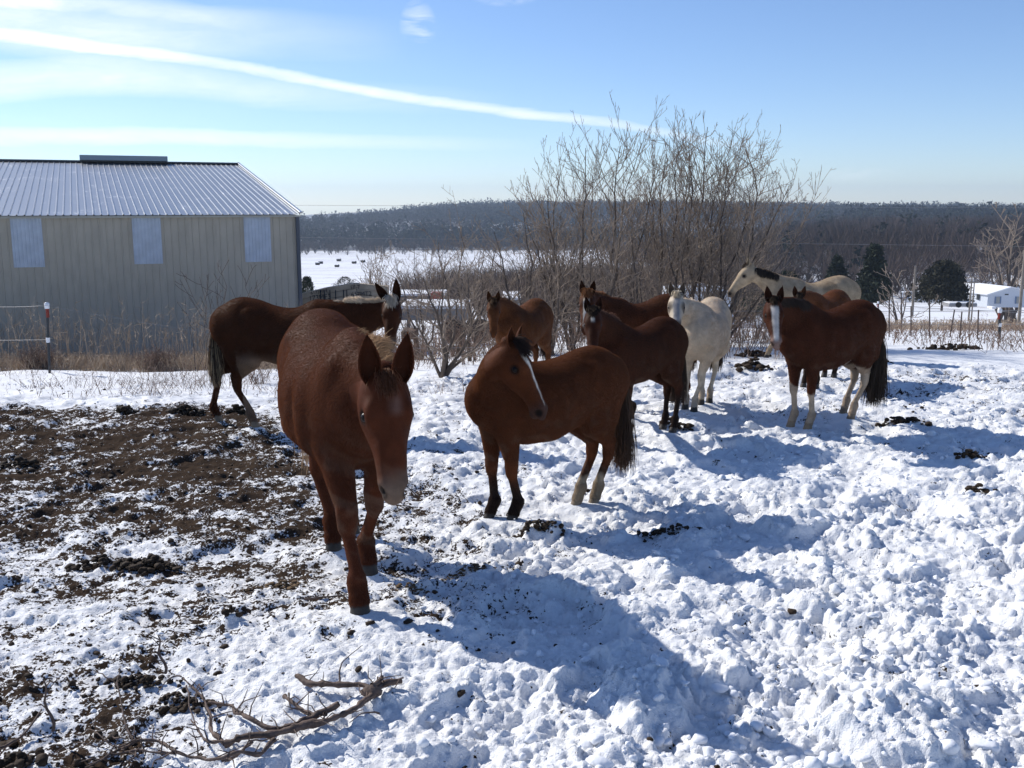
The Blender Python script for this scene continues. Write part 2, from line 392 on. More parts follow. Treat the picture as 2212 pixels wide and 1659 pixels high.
def make_horse(name, label, H, group):
    """H: dict with pos (x,y), dir (x,y), s, feet {leg:(xd,yd) photo px or None}, poll (xd,yd,Y), face dir, coat ..."""
    rs = np.random.RandomState(H.get('seed', 1))
    s = H['s']; ox, oy = H['pos']; oz = float(G0(ox, oy)); fw = unit(list(H['dir']) + [0]); ang = math.atan2(fw[1], fw[0])
    root = empty(name, (ox, oy, oz), ang, label, 'mule' if 'mule' in name else 'horse', group)
    Rz = np.array([[math.cos(ang), math.sin(ang), 0], [-math.sin(ang), math.cos(ang), 0], [0, 0, 1]])
    def loc(p): return Rz @ (np.asarray(p, float) - [ox, oy, oz]) / s          # world -> unit-horse space
    def locd(d): return unit(Rz @ np.asarray(d, float))
    B = Body(); fat = H.get('fat', 1.0); bel = H.get('belly', 0.0); k_ = .05
    lw = H.get('hip', 1.0)
    T = [(-.78, 1.20, .11, .15), (-.68, 1.205, .215, .25), (-.54, 1.20, .265, .30), (-.36, 1.17, .285, .315), (-.16, 1.12 - bel * .3, .30 * fat, .315 + bel * .3),
         (.04, 1.085 - bel * .5, .325 * fat, .335 + bel * .5), (.22, 1.085 - bel * .4, .31 * fat, .345 + bel * .4), (.38, 1.115, .265, .345), (.52, 1.15, .225, .31), (.61, 1.135, .185, .235), (.675, 1.12, .12, .15)]
    sway = H.get('sway', 0.0)
    for a, b in zip(T[:-1], T[1:]):
        za = a[1] - sway * math.exp(-((a[0] + .02) / .22) ** 2); zb = b[1] - sway * math.exp(-((b[0] + .02) / .22) ** 2)
        B.seg((a[0], 0, za), (b[0], 0, zb), (a[2] * lw if a[0] < -.3 else a[2], a[3]), (b[2] * lw if b[0] < -.3 else b[2], b[3]), (0, 0, 1), .03)
    B.ell((.36, 0, 1.36), (.17, .075, .14), k=.09)                       # withers
    B.ell((-.50, 0, 1.42), (.17, .13, .09), k=.10)                      # croup
    for sd in (1, -1):
        B.ell((-.40, .19 * sd * lw, 1.36), (.06, .05, .055), k=.06)           # point of hip
        B.ell((.37, .19 * sd, 1.02), (.12, .06, .15), k=.035)                 # triceps
        B.ell((.49, .155 * sd, 1.18), (.07, .05, .20), np.array([[.90, 0, -.44], [0, 1, 0], [.44, 0, .90]]), k=.09)
        B.ell((.24, (.31 * fat + .040) * sd, 1.04), (.03, .045, .19), k=.08, sub=True)     # groove behind the shoulder
        B.ell((-.27, (.29 * fat + .05) * sd, 1.25), (.09, .07, .12), k=.09, sub=True)      # flank hollow
    # feet
    feet = {}
    std = {'fl': (.50, .135), 'fr': (.50, -.135), 'hl': (-.68, .125), 'hr': (-.68, -.125)}
    for lg in LEGS:
        f = H.get('feet', {}).get(lg)
        if f is None: w = np.array([ox, oy, 0]) + (np.array([std[lg][0], std[lg][1]]) * s) @ np.array([[Rz[0, 0], Rz[0, 1]], [Rz[1, 0], Rz[1, 1]]]) @ np.eye(2, 3); w[2] = G0(w[0], w[1]); feet[lg] = loc(w)
        elif len(f) == 3: w = at(*f); feet[lg] = loc(w)
        else: feet[lg] = loc(onground(*f))
    hoofs = []
    F3 = np.array([1., 0, 0])
    th = H.get('thick', 1.0)
    for lg in LEGS:
        sd = 1 if lg[1] == 'l' else -1; ft = feet[lg]; fx, fy, fz = ft
        if lg[0] == 'f':
            fet = ft + [-.055, 0, .165]
            E = np.array([.43 + H.get('ex', 0), .140 * sd, .90]); bend = H.get('bend', {}).get(lg, 0.0)
            K = fet + (E - fet) * .44 + np.array([.018 + bend, 0, 0]); K[2] = fet[2] + (E[2] - fet[2]) * .44 + bend * .3
            B.ell((.42, .145 * sd, 1.16), (.13, .085, .22), np.array([[.92, 0, -.4], [0, 1, 0], [.4, 0, .92]]), .045)   # shoulder
            B.ell((.57, .105 * sd, 1.06), (.11, .085, .12), k=.06)
            B.seg((.46 + H.get('ex', 0) * .6, .14 * sd, 1.04), E + [0, 0, -.02], (.10, .14), (.092, .118), F3, .06)
            B.seg(E + [0, 0, -.02], K + [-.004, 0, .06], (.092 * th, .112 * th), (.049 * th, .053 * th), F3, .04)
            B.seg(K + [0, 0, .045], K + [0, 0, -.035], (.054 * th, .058 * th), (.049 * th, .050 * th), F3, .016)
            C0 = K + [-.006, 0, -.06]
            B.seg(C0, fet + [0, 0, .04], (.031 * th, .040 * th), (.031 * th, .040 * th), F3, .018)
        else:
            dx = fx + .68; fet = ft + [-.05, 0, .175]
            hk = np.array([-.77 + dx * .62, .12 * sd + (fy - .125 * sd) * .6, .53 + fz * .6 + H.get('hock', {}).get(lg, 0)]); stf = np.array([-.40 + dx * .18, .165 * sd, .83])
            B.seg((-.52, .115 * sd, 1.20), stf + [-.05, -.01 * sd, .06], (.135 * lw, .23), (.105, .155), F3, .045)
            B.seg((-.70, .10 * sd, 1.17), (-.66 + dx * .2, .125 * sd, .86), (.115 * lw, .13), (.08, .10), F3, .07)  # buttock
            B.seg(stf + [-.07, 0, -.01], hk + [.03, 0, .10], (.092 * th, .125 * th), (.047 * th, .058 * th), F3, .06)
            B.seg((-.66 + dx * .2, .125 * sd, .86), hk + [-.02, 0, .10], (.06, .08), (.024, .028), F3, .05)         # achilles
            B.seg(hk + [-.028, 0, .09], hk + [.0, 0, -.03], (.038 * th, .046 * th), (.043 * th, .052 * th), F3, .025)
            B.seg(hk + [.012, 0, .05], hk + [.012, 0, -.05], (.045 * th, .050 * th), (.041 * th, .046 * th), F3, .025)
            C0 = hk + [.006, 0, -.08]
            B.seg(C0, fet + [0, 0, .04], (.033 * th, .042 * th), (.032 * th, .040 * th), F3, .018)
        B.seg(fet + [-.004, 0, .01], fet + [0, 0, -.015], (.046 * th, .054 * th), (.041 * th, .049 * th), F3, .014)
        top = ft + [-.012, 0, .07]
        B.seg(fet, top, (.037 * th, .042 * th), (.047 * th, .049 * th), F3, .02)
        hoofs.append((lg, ft))
    # head frame
    fd = locd(H['face']); up0 = np.array([0, 0, 1.]); lat = unit(np.cross(up0, fd) if abs(fd[2]) < .97 else [0, 1, 0])
    roll = H.get('roll', 0.0); lat = unit(lat * math.cos(roll) + np.cross(fd, lat) * math.sin(roll)); nn = np.cross(fd, lat)
    if nn[2] < 0 and fd[2] > -.97: nn = -nn; lat = -lat
    P = loc(at(*H['poll'])); LH = .60 * H.get('hs', 1.0) * H.get('hl', 1.0); hs = H.get('hs', 1.0); hwx = H.get('hw', 1.0)
    prof = [(-.02, -.03, -.15, .060), (.10, -.005, -.205, .088), (.22, .0, -.25, .100), (.34, .004, -.262, .100), (.46, -.004, -.235, .082), (.58, -.012, -.195, .066),
            (.72, -.020, -.165, .058), (.84, -.026, -.155, .055), (.94, -.036, -.148, .052), (1.0, -.060, -.130, .040)]
    hp = lambda t, n, l=0.0: P + fd * (t * LH) + nn * (n * hs) + lat * (l * hs)
    for a, b in zip(prof[:-1], prof[1:]):
        ca = hp(a[0], (a[1] + a[2]) / 2); cb = hp(b[0], (b[1] + b[2]) / 2)
        B.seg(ca, cb, (a[3] * hs * hwx, (a[1] - a[2]) / 2 * hs), (b[3] * hs * hwx, (b[1] - b[2]) / 2 * hs), nn, .018)
    A = np.array([fd, lat, nn])
    eyes = []
    for sd in (1, -1):
        B.ell(hp(.315, -.045, .068 * sd * hwx), np.array([.062, .034, .036]) * hs, A, .03)         # brow
        B.ell(hp(.21, -.155, .056 * sd * hwx), np.array([.115, .050, .105]) * hs, A, .03)          # cheek
        B.ell(hp(.62, -.055, .038 * sd), np.array([.12, .024, .030]) * hs, A, .03)                # nasal ridge
        B.ell(hp(.91, -.066, .040 * sd), np.array([.050, .030, .040]) * hs, A, .02)
        B.ell(hp(.952, -.072, .058 * sd), np.array([.028, .023, .033]) * hs, A, .010, True)       # nostril
        B.ell(hp(.335, -.078, .099 * sd * hwx), np.array([.032, .016, .020]) * hs, A, .012, True)  # eye socket
        eyes.append(hp(.335, -.078, .085 * sd * hwx))
    B.ell(hp(1.02, -.118, 0), np.array([.05, .060, .006]) * hs, A, .008, True)
    B.ell(hp(.93, -.150, 0), np.array([.045, .036, .028]) * hs, A, .018)                          # chin
    for sd in (1, -1): B.ell(hp(.90, -.128, .058 * sd), np.array([.07, .014, .005]) * hs, A, .008, True)   # mouth corner
    # neck
    nb = np.array([.44, 0, 1.20]); ne = hp(.20, -.150)
    L1 = np.linalg.norm(ne - nb)
    t0 = unit(H.get('nt', (.75, 0, .55))); 
    t1 = unit(-fd * .55 - nn * .70) if H.get('nend') is None else unit(H['nend'])
    c1 = nb + t0 * L1 * .36; c2 = ne + t1 * L1 * .34
    nk = bez(nb, c1, c2, ne, np.linspace(0, 1, 9))
    nf = H.get('neck', 1.0)
    rad = [(.185, .31), (.160, .275), (.135, .235), (.115, .205), (.100, .180), (.092, .160), (.085, .145), (.078, .118), (.072, .098)]
    ups = []
    for i in range(9):
        d = unit(nk[min(i + 1, 8)] - nk[max(i - 1, 0)]); u_ = up0 * (1 - i / 8 * .9) + nn * (i / 8 * .9) ; u_ = unit(u_ - d * (u_ @ d)); ups.append(u_)
    for i in range(8):
        nfa, nfb = 1 + (nf - 1) * (i / 8) ** .6, 1 + (nf - 1) * ((i + 1) / 8) ** .6
        B.seg(nk[i], nk[i + 1], (rad[i][0], rad[i][1] * nfa), (rad[i + 1][0], rad[i + 1][1] * nfb), (ups[i] + ups[i + 1]) / 2, .05)
    for e in H.get('extra', []): B.ell(*e)
    hres = H.get('res', .014) / s
    V, F = B.build(hres); V = smooth_mesh(V, F, 5, .5)
    # -------- coat colour by place on the animal
    coat = np.array(H['coat']); coat = coat * ([1.0, .98, .86] if coat[0] < .2 else [1, 1, 1]); dark = np.array(H.get('dark', (.012, .009, .008))); white = np.array((.62, .57, .50))
    C = np.tile(coat, (len(V), 1))
    nz = fbm(V[:, 0] * 7 + V[:, 2] * 3, V[:, 1] * 7 + V[:, 2] * 6, 3, 3) - .5
    def blend(w, c):
        w = np.clip(w, 0, 1)[:, None]; C[:] = C * (1 - w) + np.array(c) * w
    rel = V - P; ht = rel @ fd / LH; hn = rel @ nn / hs; hl = rel @ lat / hs
    inhead = (ht > -.1) & (ht < 1.12) & (hn > -.33) & (hn < .1) & (np.abs(hl) < .2)
    legz = V[:, 2]
    leg = np.zeros(len(V), int) - 1; dist = np.full(len(V), 9.)
    for i, lg in enumerate(LEGS):
        ft = feet[lg]; d = np.hypot(V[:, 0] - ft[0], V[:, 1] - ft[1]); u_ = d < dist; dist[u_] = d[u_]; leg[u_] = i
    zl = legz - np.array([feet[l][2] for l in LEGS])[leg]
    low = legz < .80
    if 'bel' in H: blend(ss(.95, .78, V[:, 2]) * (np.abs(V[:, 0]) < .55) * H['belc'], H['bel'])
    dust = fbm(V[:, 0] * 11, V[:, 2] * 11 + V[:, 1] * 5, 19, 4); blend(ss(.54, .72, dust) * .22 * ss(1.3, .5, V[:, 2]), (.20, .15, .11))
    if 'flank' in H: blend(ss(.26, .10, np.hypot(V[:, 0] + .34, (V[:, 2] - .74) * 1.6)) * .8, H['flank'])
    if 'points' in H: blend(ss(H['points'] + .12, H['points'] - .10, zl + nz * .15) * low * H.get('pw', .9), dark)
    for lg, hgt in H.get('socks', {}).items():
        blend(ss(hgt + .025, hgt - .025, zl + nz * .16) * (leg == LEGS.index(lg)) * (legz < 1.0), H.get('sockc', (.50, .43, .34)))
    for (c, r, col_) in H.get('patch', []):
        blend(ss(1.12, .9, np.linalg.norm((V - c) / np.array(r), axis=1) + nz * .35), col_)
    if 'muz' in H: blend(ss(H.get('muzt', .80) - .06, H.get('muzt', .80) + .14, ht + nz * .10) * inhead * H.get('muzw', .8), H['muz'])
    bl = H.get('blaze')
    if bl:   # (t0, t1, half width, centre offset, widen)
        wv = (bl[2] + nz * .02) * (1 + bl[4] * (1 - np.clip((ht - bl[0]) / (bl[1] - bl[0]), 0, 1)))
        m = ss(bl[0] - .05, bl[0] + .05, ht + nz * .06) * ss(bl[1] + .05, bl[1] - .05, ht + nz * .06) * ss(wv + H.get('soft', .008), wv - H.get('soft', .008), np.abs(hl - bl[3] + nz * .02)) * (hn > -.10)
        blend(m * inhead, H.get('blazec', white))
    for sd in (1, -1):
        e = hp(.335, -.078, .095 * sd * hwx); er_ = H.get('eyer', 1.0); blend(ss(.05 * er_, .028 * er_, np.linalg.norm(V - e, axis=1) / hs) * .8, dark)
        e = hp(.955, -.072, .052 * sd); blend(ss(.044, .022, np.linalg.norm(V - e, axis=1) / hs) * .9, (.006, .005, .005))
    # -------- ears: cupped leaves rooted in the skull, joined to the body mesh
    EL = H.get('ear', .19); EW = H.get('earw', .045); VV = [V]; FF = [F.tolist()] if False else None
    earV, earF, earN = [], [], []
    esp = H.get('earsplay', .35); eback = H.get('earback', 0.0)
    for sd in (1, -1):
        base = hp(.02, -.030, .055 * sd * hwx); upv = unit(-fd * .75 + nn * (.55 - eback) + lat * sd * esp)
        ed = H.get('eardir', {}).get(sd)
        if ed is not None: upv = unit(locd(ed))
        fwdv = H.get('earface'); fwdv = locd(fwdv) if fwdv is not None else (fd * .35 + nn * .9 + lat * sd * .25)
        fwdv = unit(fwdv - upv * (fwdv @ upv)); sidev = np.cross(upv, fwdv)
        ns, na = 14, 12; g0 = sum(map(len, earV))
        for layer in (0, 1):
            pts = []
            for i in range(ns):
                t = i / (ns - 1); wd = EW * hs * (math.sin(math.pi * min(.10 + t * .90, 1) ** .85) ** .75 * (1 - .12 * t) + .05 * (1 - t))
                if t < .25: wd = max(wd, EW * hs * .62)
                if i == ns - 1: wd = .003
                op = 1.9 - .9 * t     # half opening angle of the cup
                cc = base + upv * (t * EL * hs - .03) - fwdv * (.010 * math.sin(t * 3.1)) + lat * sd * (-.012) * t * t * 2
                for j in range(na):
                    a = (j / (na - 1) * 2 - 1) * op; r_ = wd * (1.0 if layer == 0 else .84)
                    pts.append(cc + sidev * math.sin(a) * r_ - fwdv * (math.cos(a) - .35) * r_ * .8)
            earV.append(np.array(pts))
        n0 = g0; M = ns * na
        for lay, flip in ((0, 1 if sd else 0), (1, 0)):
            for i in range(ns - 1):
                for j in range(na - 1):
                    q = [n0 + lay * M + i * na + j, n0 + lay * M + i * na + j + 1, n0 + lay * M + (i + 1) * na + j + 1, n0 + lay * M + (i + 1) * na + j]
                    earF.append(q if lay == 0 else q[::-1])
        for i in range(ns - 1):
            for j in (0, na - 1):
                a, b = n0 + i * na + j, n0 + (i + 1) * na + j; q = [a, b, b + M, a + M]; earF.append(q if j == 0 else q[::-1])
    EV = np.concatenate(earV); EF = np.array(earF)
    ecol = np.tile(coat * .9, (len(EV), 1)); lay = (np.arange(len(EV)) // (14 * 12)) % 2
    ecol[lay == 1] = np.array(H.get('earin', coat * .45)); tt = (np.arange(len(EV)) % (14 * 12)) // 12 / 13
    ecol = ecol * (1 - .7 * ss(.75, 1, tt)[:, None] * H.get('eartip', .6))
    nb_ = len(V)
    V2 = np.concatenate([V, EV]); F2 = np.concatenate([F, EF + nb_]); C2 = np.concatenate([C, ecol])
    body = mesh_np('body', V2 * s, F2, M_COAT, root, True, C2)
    # -------- eyes, hooves
    for e in eyes:
        bm = bmesh.new(); bmesh.ops.create_uvsphere(bm, u_segments=14, v_segments=10, radius=.024 * hs * s)
        me = bpy.data.meshes.new('eye'); bm.to_mesh(me); bm.free(); me.materials.append(M_EYE)
        me.polygons.foreach_set('use_smooth', np.ones(len(me.polygons), bool))
        o = bpy.data.objects.new('eye', me); COL.objects.link(o); o.parent = root; o.location = Vector(e * s)
    for lg, ft in hoofs:
        rings = []
        for (z, rx, ry, dx) in ((-.03, .060, .056, .006), (.0, .060, .056, .004), (.035, .054, .051, -.003), (.07, .047, .046, -.012), (.082, .043, .042, -.014)):
            rings.append([(ft[0] + dx + rx * math.cos(a) * (1.0 if math.cos(a) > 0 else .82), ft[1] + ry * math.sin(a), ft[2] + z) for a in np.linspace(0, 2 * math.pi, 16, endpoint=False)])
        pts = np.array(rings).reshape(-1, 3) * s; fs = []
        for i in range(4):
            for j in range(16): fs.append([i * 16 + j, i * 16 + (j + 1) % 16, (i + 1) * 16 + (j + 1) % 16, (i + 1) * 16 + j])
        fs.append(list(range(64, 80))); fs.append(list(range(15, -1, -1)))
        mesh_np('hoof', pts, fs, M_HOOFL if lg in H.get('palehoof', ()) else M_HOOF, root)
    # -------- fur
    nf_ = H.get('fur', 0)
    if nf_:
        Nn = vnormals(V, F)
        a4 = np.linalg.norm(np.cross(V[F[:, 2]] - V[F[:, 0]], V[F[:, 3]] - V[F[:, 1]]), axis=1)
        pick = rs.choice(len(F), nf_, p=a4 / a4.sum()); u_, v_ = rs.rand(nf_), rs.rand(nf_); q = F[pick]
        W = np.stack([(1 - u_) * (1 - v_), u_ * (1 - v_), u_ * v_, (1 - u_) * v_], 1)
        pos = sum(V[q[:, i]] * W[:, i:i + 1] for i in range(4)); nor = sum(Nn[q[:, i]] * W[:, i:i + 1] for i in range(4)); colr = sum(C[q[:, i]] * W[:, i:i + 1] for i in range(4))
        rel = pos - P; ht_ = rel @ fd / LH; inh = (ht_ > -.02) & (ht_ < 1.1) & (np.abs(rel @ lat) < .16 * hs) & (rel @ nn > -.33 * hs) & (rel @ nn < .1)
        flow = np.tile([-.75, 0, -.65], (nf_, 1)); lo_ = pos[:, 2] < .75; flow[lo_] = (-.1, 0, -1); flow[inh] = fd
        flow = flow + rs.randn(nf_, 3) * .14
        tan = flow - nor * (flow * nor).sum(1)[:, None]; tan /= np.linalg.norm(tan, axis=1)[:, None] + 1e-6
        ln = np.where(inh, .011, np.where(lo_ & (pos[:, 2] < .6), .013, .024)) * H.get('furlen', 1.0) * (.6 + .8 * rs.rand(nf_))
        fet_ = (pos[:, 2] < .22) & ~inh; ln = np.where(fet_, .026, ln)
        und = (nor[:, 2] < -.3) & (pos[:, 2] > .7); ln = np.where(und, ln * 1.3, ln)
        lift = np.where(inh, .35, .42)[:, None]
        p0 = pos - nor * .002; d1 = tan * (1 - lift) + nor * lift; p1 = p0 + d1 * (ln * .5)[:, None]; p2 = p1 + (tan * .88 + nor * .16 + np.array([0, 0, -.15])) * (ln * .5)[:, None]
        clump = fbm(pos[:, 0] * 30 + pos[:, 2] * 17, pos[:, 1] * 30 + pos[:, 2] * 23, 9, 2)
        colr = colr * (.82 + .36 * clump[:, None]) * (.80 + .4 * rs.rand(nf_, 1))
        Pp = np.stack([p0, p1, p2], 1) * s; r0 = H.get('furrad', .0011)
        f = curves_np('fur', Pp, np.array([r0, r0 * .8, r0 * .25]), M_FUR, root, colr); f['kind'] = 'stuff'
    # ear rim fluff
    ne_ = H.get('earfur', 0)
    if ne_:
        g = rs.randint(0, len(EV), ne_); keep = ((g % 12 < 2) | (g % 12 > 9)) | (rs.rand(ne_) < .35); g = g[keep]
        p0 = EV[g]; up_ = unit(-fd + nn * .4); dirn = np.tile(up_, (len(g), 1)) + rs.randn(len(g), 3) * .45
        ln = .006 * (.5 + rs.rand(len(g)))[:, None]; Pp = np.stack([p0, p0 + dirn * ln * .5, p0 + dirn * ln], 1) * s
        f = curves_np('ear_fur', Pp, np.array([.0007, .0005, .0002]), M_FUR, root, np.tile(coat * 1.1, (len(g), 1))); f['kind'] = 'stuff'
    # -------- mane, forelock, tail
    mc = np.array(H.get('manec', coat * .8)); nm = H.get('mane', 2500); ml = H.get('manel', .16); side = H.get('maneside', -1)
    if nm:
        tt = rs.rand(nm) * (H.get('manet', (.12, 1.0))[1] - H.get('manet', (.12, 1.0))[0]) + H.get('manet', (.12, 1.0))[0]
        kf = tt * 8; i0 = np.minimum(kf.astype(int), 7); fr = (kf - i0)[:, None]; nkA = np.array(nk); upA = np.array(ups); rA = np.array([r[1] * (1 + (nf - 1) * (j_ / 8) ** .6) for j_, r in enumerate(rad)])
        c = nkA[i0] * (1 - fr) + nkA[i0 + 1] * fr; u_ = upA[i0] * (1 - fr) + upA[i0 + 1] * fr; r_ = (rA[i0] * (1 - fr[:, 0]) + rA[i0 + 1] * fr[:, 0])[:, None]
        dT = nkA[i0 + 1] - nkA[i0]; dT /= np.linalg.norm(dT, axis=1)[:, None]; sdv = np.cross(u_, dT)
        ph = rs.randn(nm) * .10; p0 = c + u_ * (r_ * .97) + sdv * (ph * .12)[:, None]
        wav = fbm(tt * 14, tt * 0 + 3, 5, 2)[:, None] - .5
        up_amt = H.get('maneup', .35); env = np.sin(np.pi * np.clip((tt - tt.min()) / (tt.max() - tt.min()), .04, .93))[:, None] ** .5; ln = ml * (.45 + .7 * rs.rand(nm, 1)) * (1 + wav * 1.1) * env
        outd = sdv * (side * (1 if side else 0)) + rs.randn(nm, 3) * .10
        pts = [p0]; d = u_ * up_amt + outd * .8 - dT * .25 + rs.randn(nm, 3) * .08; d /= np.linalg.norm(d, axis=1)[:, None]
        for j in range(5):
            pts.append(pts[-1] + d * ln / 5); d = d + np.array([0, 0, -1]) * H.get('manefall', .45) + rs.randn(nm, 3) * .10; 
            if side:  # hug the neck
                q_ = pts[-1] - c; q_ = q_ - dT * (q_ * dT).sum(1)[:, None]; rr_ = np.linalg.norm(q_, axis=1)[:, None]; 
            d /= np.linalg.norm(d, axis=1)[:, None]
        colr = mc * (.6 + .8 * rs.rand(nm, 1)) * (1 + wav)
        curves_np('mane', np.stack(pts, 1) * s, np.array([.0016, .0016, .0015, .0013, .001, .0004]) * H.get('hairrad', 1.0), M_MANE, root, colr)
    nl = H.get('lock', 500)
    if nl:
        p0 = hp(0, 0) + np.outer(rs.rand(nl) * .10 - .03, fd) + np.outer(rs.randn(nl) * .022 * hs, lat) + nn * -.006; d = fd * .5 + nn * .5 + rs.randn(nl, 3) * .28
        pts = [p0]; ln = H.get('lockl', .14) * (.4 + .7 * rs.rand(nl, 1))
        for j in range(4): pts.append(pts[-1] + d * ln / 4); d = d * .75 + fd * .35 + rs.randn(nl, 3) * .09; d /= np.linalg.norm(d, axis=1)[:, None] + 1e-6
        curves_np('forelock', np.stack(pts, 1) * s, np.array([.0016, .0015, .0013, .001, .0004]) * H.get('hairrad', 1.0), M_MANE, root, np.array(H.get('lockc', mc)) * (.6 + .8 * rs.rand(nl, 1)))
    ntl = H.get('tail', 1500)
    if ntl:
        tlc = np.array(H.get('tailc', dark)); tl = H.get('taill', .85); base = np.array([-.79, 0, 1.34])
        a = rs.rand(ntl); z0 = a * .22; p0 = base + np.stack([-.02 - .05 * np.sin(z0 / .22 * 2), rs.randn(ntl) * .018, -z0], 1)
        d = np.tile([-.26, 0, -.95], (ntl, 1)) + np.stack([rs.randn(ntl) * .10, rs.randn(ntl) * .14, rs.randn(ntl) * .05], 1); pts = [p0]; ln = tl * (.55 + .5 * rs.rand(ntl, 1)) - z0[:, None] * .5
        sw = H.get('tailsw', (0, 0))
        lockid = rs.randint(0, 14, ntl); lo_ = rs.randn(14, 3) * [.06, .08, 0]
        for j in range(7):
            pts.append(pts[-1] + d * ln / 7); d = d * .6 + np.array([sw[0] + .02, sw[1], -1.0]) * .5 + lo_[lockid] * .35 + rs.randn(ntl, 3) * .04; d /= np.linalg.norm(d, axis=1)[:, None]
        cc_ = tlc * (.6 + .8 * rs.rand(ntl, 1))
        if 'tailrim' in H: cc_ = np.where((rs.rand(ntl, 1) < .28), np.array(H['tailrim']) * (.7 + .5 * rs.rand(ntl, 1)), cc_)
        curves_np('tail', np.stack(pts, 1) * s, np.array([.0020, .0022, .0022, .002, .002, .0018, .0014, .0005]) * H.get('hairrad', 1.0), M_MANE, root, cc_)
    return root
# ------------------------------------------------------------------ the herd
CHEST = (.115, .030, .013); BAY = (.080, .024, .012); DKBAY = (.060, .019, .010)
GR = 'horses and mules standing in the snowy paddock'
HERD = []
def herd():
    mk = lambda *a, **k: HERD.append((a, k))
    mk('mule', 'reddish mule walking towards the camera with a pale muzzle, nearest of the herd', seed=1,
       pos=(-1.16, 6.62), dir=(.375, -.927), s=1.155, feet={'fr': (778, 1326), 'fl': (797, 1236), 'hr': (721, 1187), 'hl': (760, 1150)},
       poll=(836, 806, 5.45), face=(.10, -.32, -.94), hs=1.04, hl=.94, hw=1.2, fat=1.10, belly=.05, coat=(.074, .021, .010), manec=(.27, .17, .09), mane=7000, manel=.115, maneup=.9, maneside=1, manefall=.30, manet=(.0, 1.0),
       lock=500, lockl=.08, lockc=(.10, .04, .02), ear=.25, earw=.056, earsplay=.22, muz=(.17, .125, .095), muzw=.8, res=.0105, soft=.03, fur=260000, earfur=2500, furlen=.7, furrad=.0006, tailc=(.30, .2, .12), tail=900,
       th=1.0, thick=1.12, nt=(.9, 0, .12), neck=.92, blaze=(.18, .34, .020, 0.03, .2), blazec=(.15, .08, .06))
    mk('horse', 'stocky bay pony, head turned sideways, with thin blaze and white hind socks', seed=2,
       pos=(.28, 8.20), dir=(-.857, -.515), s=.91, feet={'fl': (1107, 1125), 'fr': (1057, 1121), 'hl': (1283, 1088), 'hr': (1245, 1092)},
       poll=(1118, 734, 7.50), face=(.42, -.24, -.88), hs=1.10, fat=1.16, belly=.05, coat=(.088, .027, .011), points=.34, socks={'hl': .30, 'hr': .30}, blaze=(.22, .86, .011, 0, .6),
       manec=(.13, .055, .022), mane=4500, manel=.15, maneside=1, nt=(.75, .05, .9), neck=1.16, ex=.06, sockc=(.30, .24, .17), ear=.17, earw=.045, muz=(.05, .03, .025), res=.012, fur=170000, furlen=.9, furrad=.0008, earfur=1500,
       tailc=(.035, .018, .012), taill=1.0, tail=2200, thick=1.10, lockc=(.02, .012, .01), lock=900, palehoof=('hl', 'hr'))
    mk('mule', 'dark chestnut mule standing side-on before the barn with cream mane and blond tail', seed=3,
       pos=(-2.66, 11.75), dir=(1.0, -.08), s=1.03, feet={'hl': (472, 910), 'hr': (551, 924)},
       poll=(845, 640, 11.35), face=(.02, -.55, -.83), hs=1.0, coat=(.050, .016, .007), bel=(.20, .14, .10), belc=.75, flank=(.24, .17, .12), ear=.26, earw=.05, eardir={-1: (-.62, -.1, .75), 1: (.12, -.1, 1)},
       manec=(.55, .48, .38), mane=3500, manel=.07, maneup=1.0, maneside=0, manefall=.1, lockc=(.55, .5, .42), lock=700, lockl=.12, tailrim=(.40, .33, .22), tailc=(.03, .02, .015), tail=2200, taill=.75,
       res=.016, fur=90000, furrad=.0010, earfur=900, nt=(.9, 0, .2), sway=.02, rimp=.25, hairrad=1.4, muz=(.2, .15, .12), palehoof=('hl', 'hr'))
    mk('horse', 'small bay horse standing behind the middle pony with a golden lit back', seed=4,
       pos=(.16, 14.8), dir=(-.45, -.89), s=.90, poll=(1066, 645, 13.9), face=(.0, -.42, -.90), hs=.98, coat=(.100, .036, .014), dark=(.015, .01, .009), manec=(.05, .025, .012),
       mane=900, lock=300, res=.018, fur=22000, furrad=.0018, ear=.19, hairrad=2, fat=1.1, tail=600, nt=(.45, 0, .9))
    mk('horse', 'dark bay horse with small star, standing in front of the white horse', seed=5,
       pos=(1.43, 11.12), dir=(-.70, -.72), s=.895, feet={'fl': (1352, 956), 'fr': (1362, 905), 'hl': (1453, 935), 'hr': (1432, 928)},
       poll=(1281, 664, 10.35), face=(-.04, -.60, -.80), hs=.98, coat=(.045, .014, .007), points=.50, pw=.85, blaze=(.22, .32, .020, 0, 0), manec=(.10, .045, .03), mane=2500, manel=.13, maneup=.8,
       lockc=(.012, .01, .01), lock=600, lockl=.10, ear=.19, res=.015, fur=80000, furrad=.0010, earfur=900, tailc=(.02, .012, .01), hairrad=1.5, nt=(.6, 0, .75), muz=(.03, .02, .02), taill=.95)
    mk('horse', 'chestnut horse with a ragged mane and white blaze, half hidden behind the dark bay', seed=6,
       pos=(1.74, 13.65), dir=(-.90, -.43), s=.99, feet={'hl': (1478, 860)}, poll=(1269, 626, 12.95), face=(-.10, -.60, -.80), hs=1.0, coat=(.060, .020, .009), blaze=(.12, .9, .028, 0, .3),
       manec=(.16, .065, .025), mane=2200, manel=.14, maneup=.9, ear=.19, res=.018, fur=26000, furrad=.0018, hairrad=1.8, nt=(.75, 0, .5), tailc=(.05, .025, .012), sway=.03)
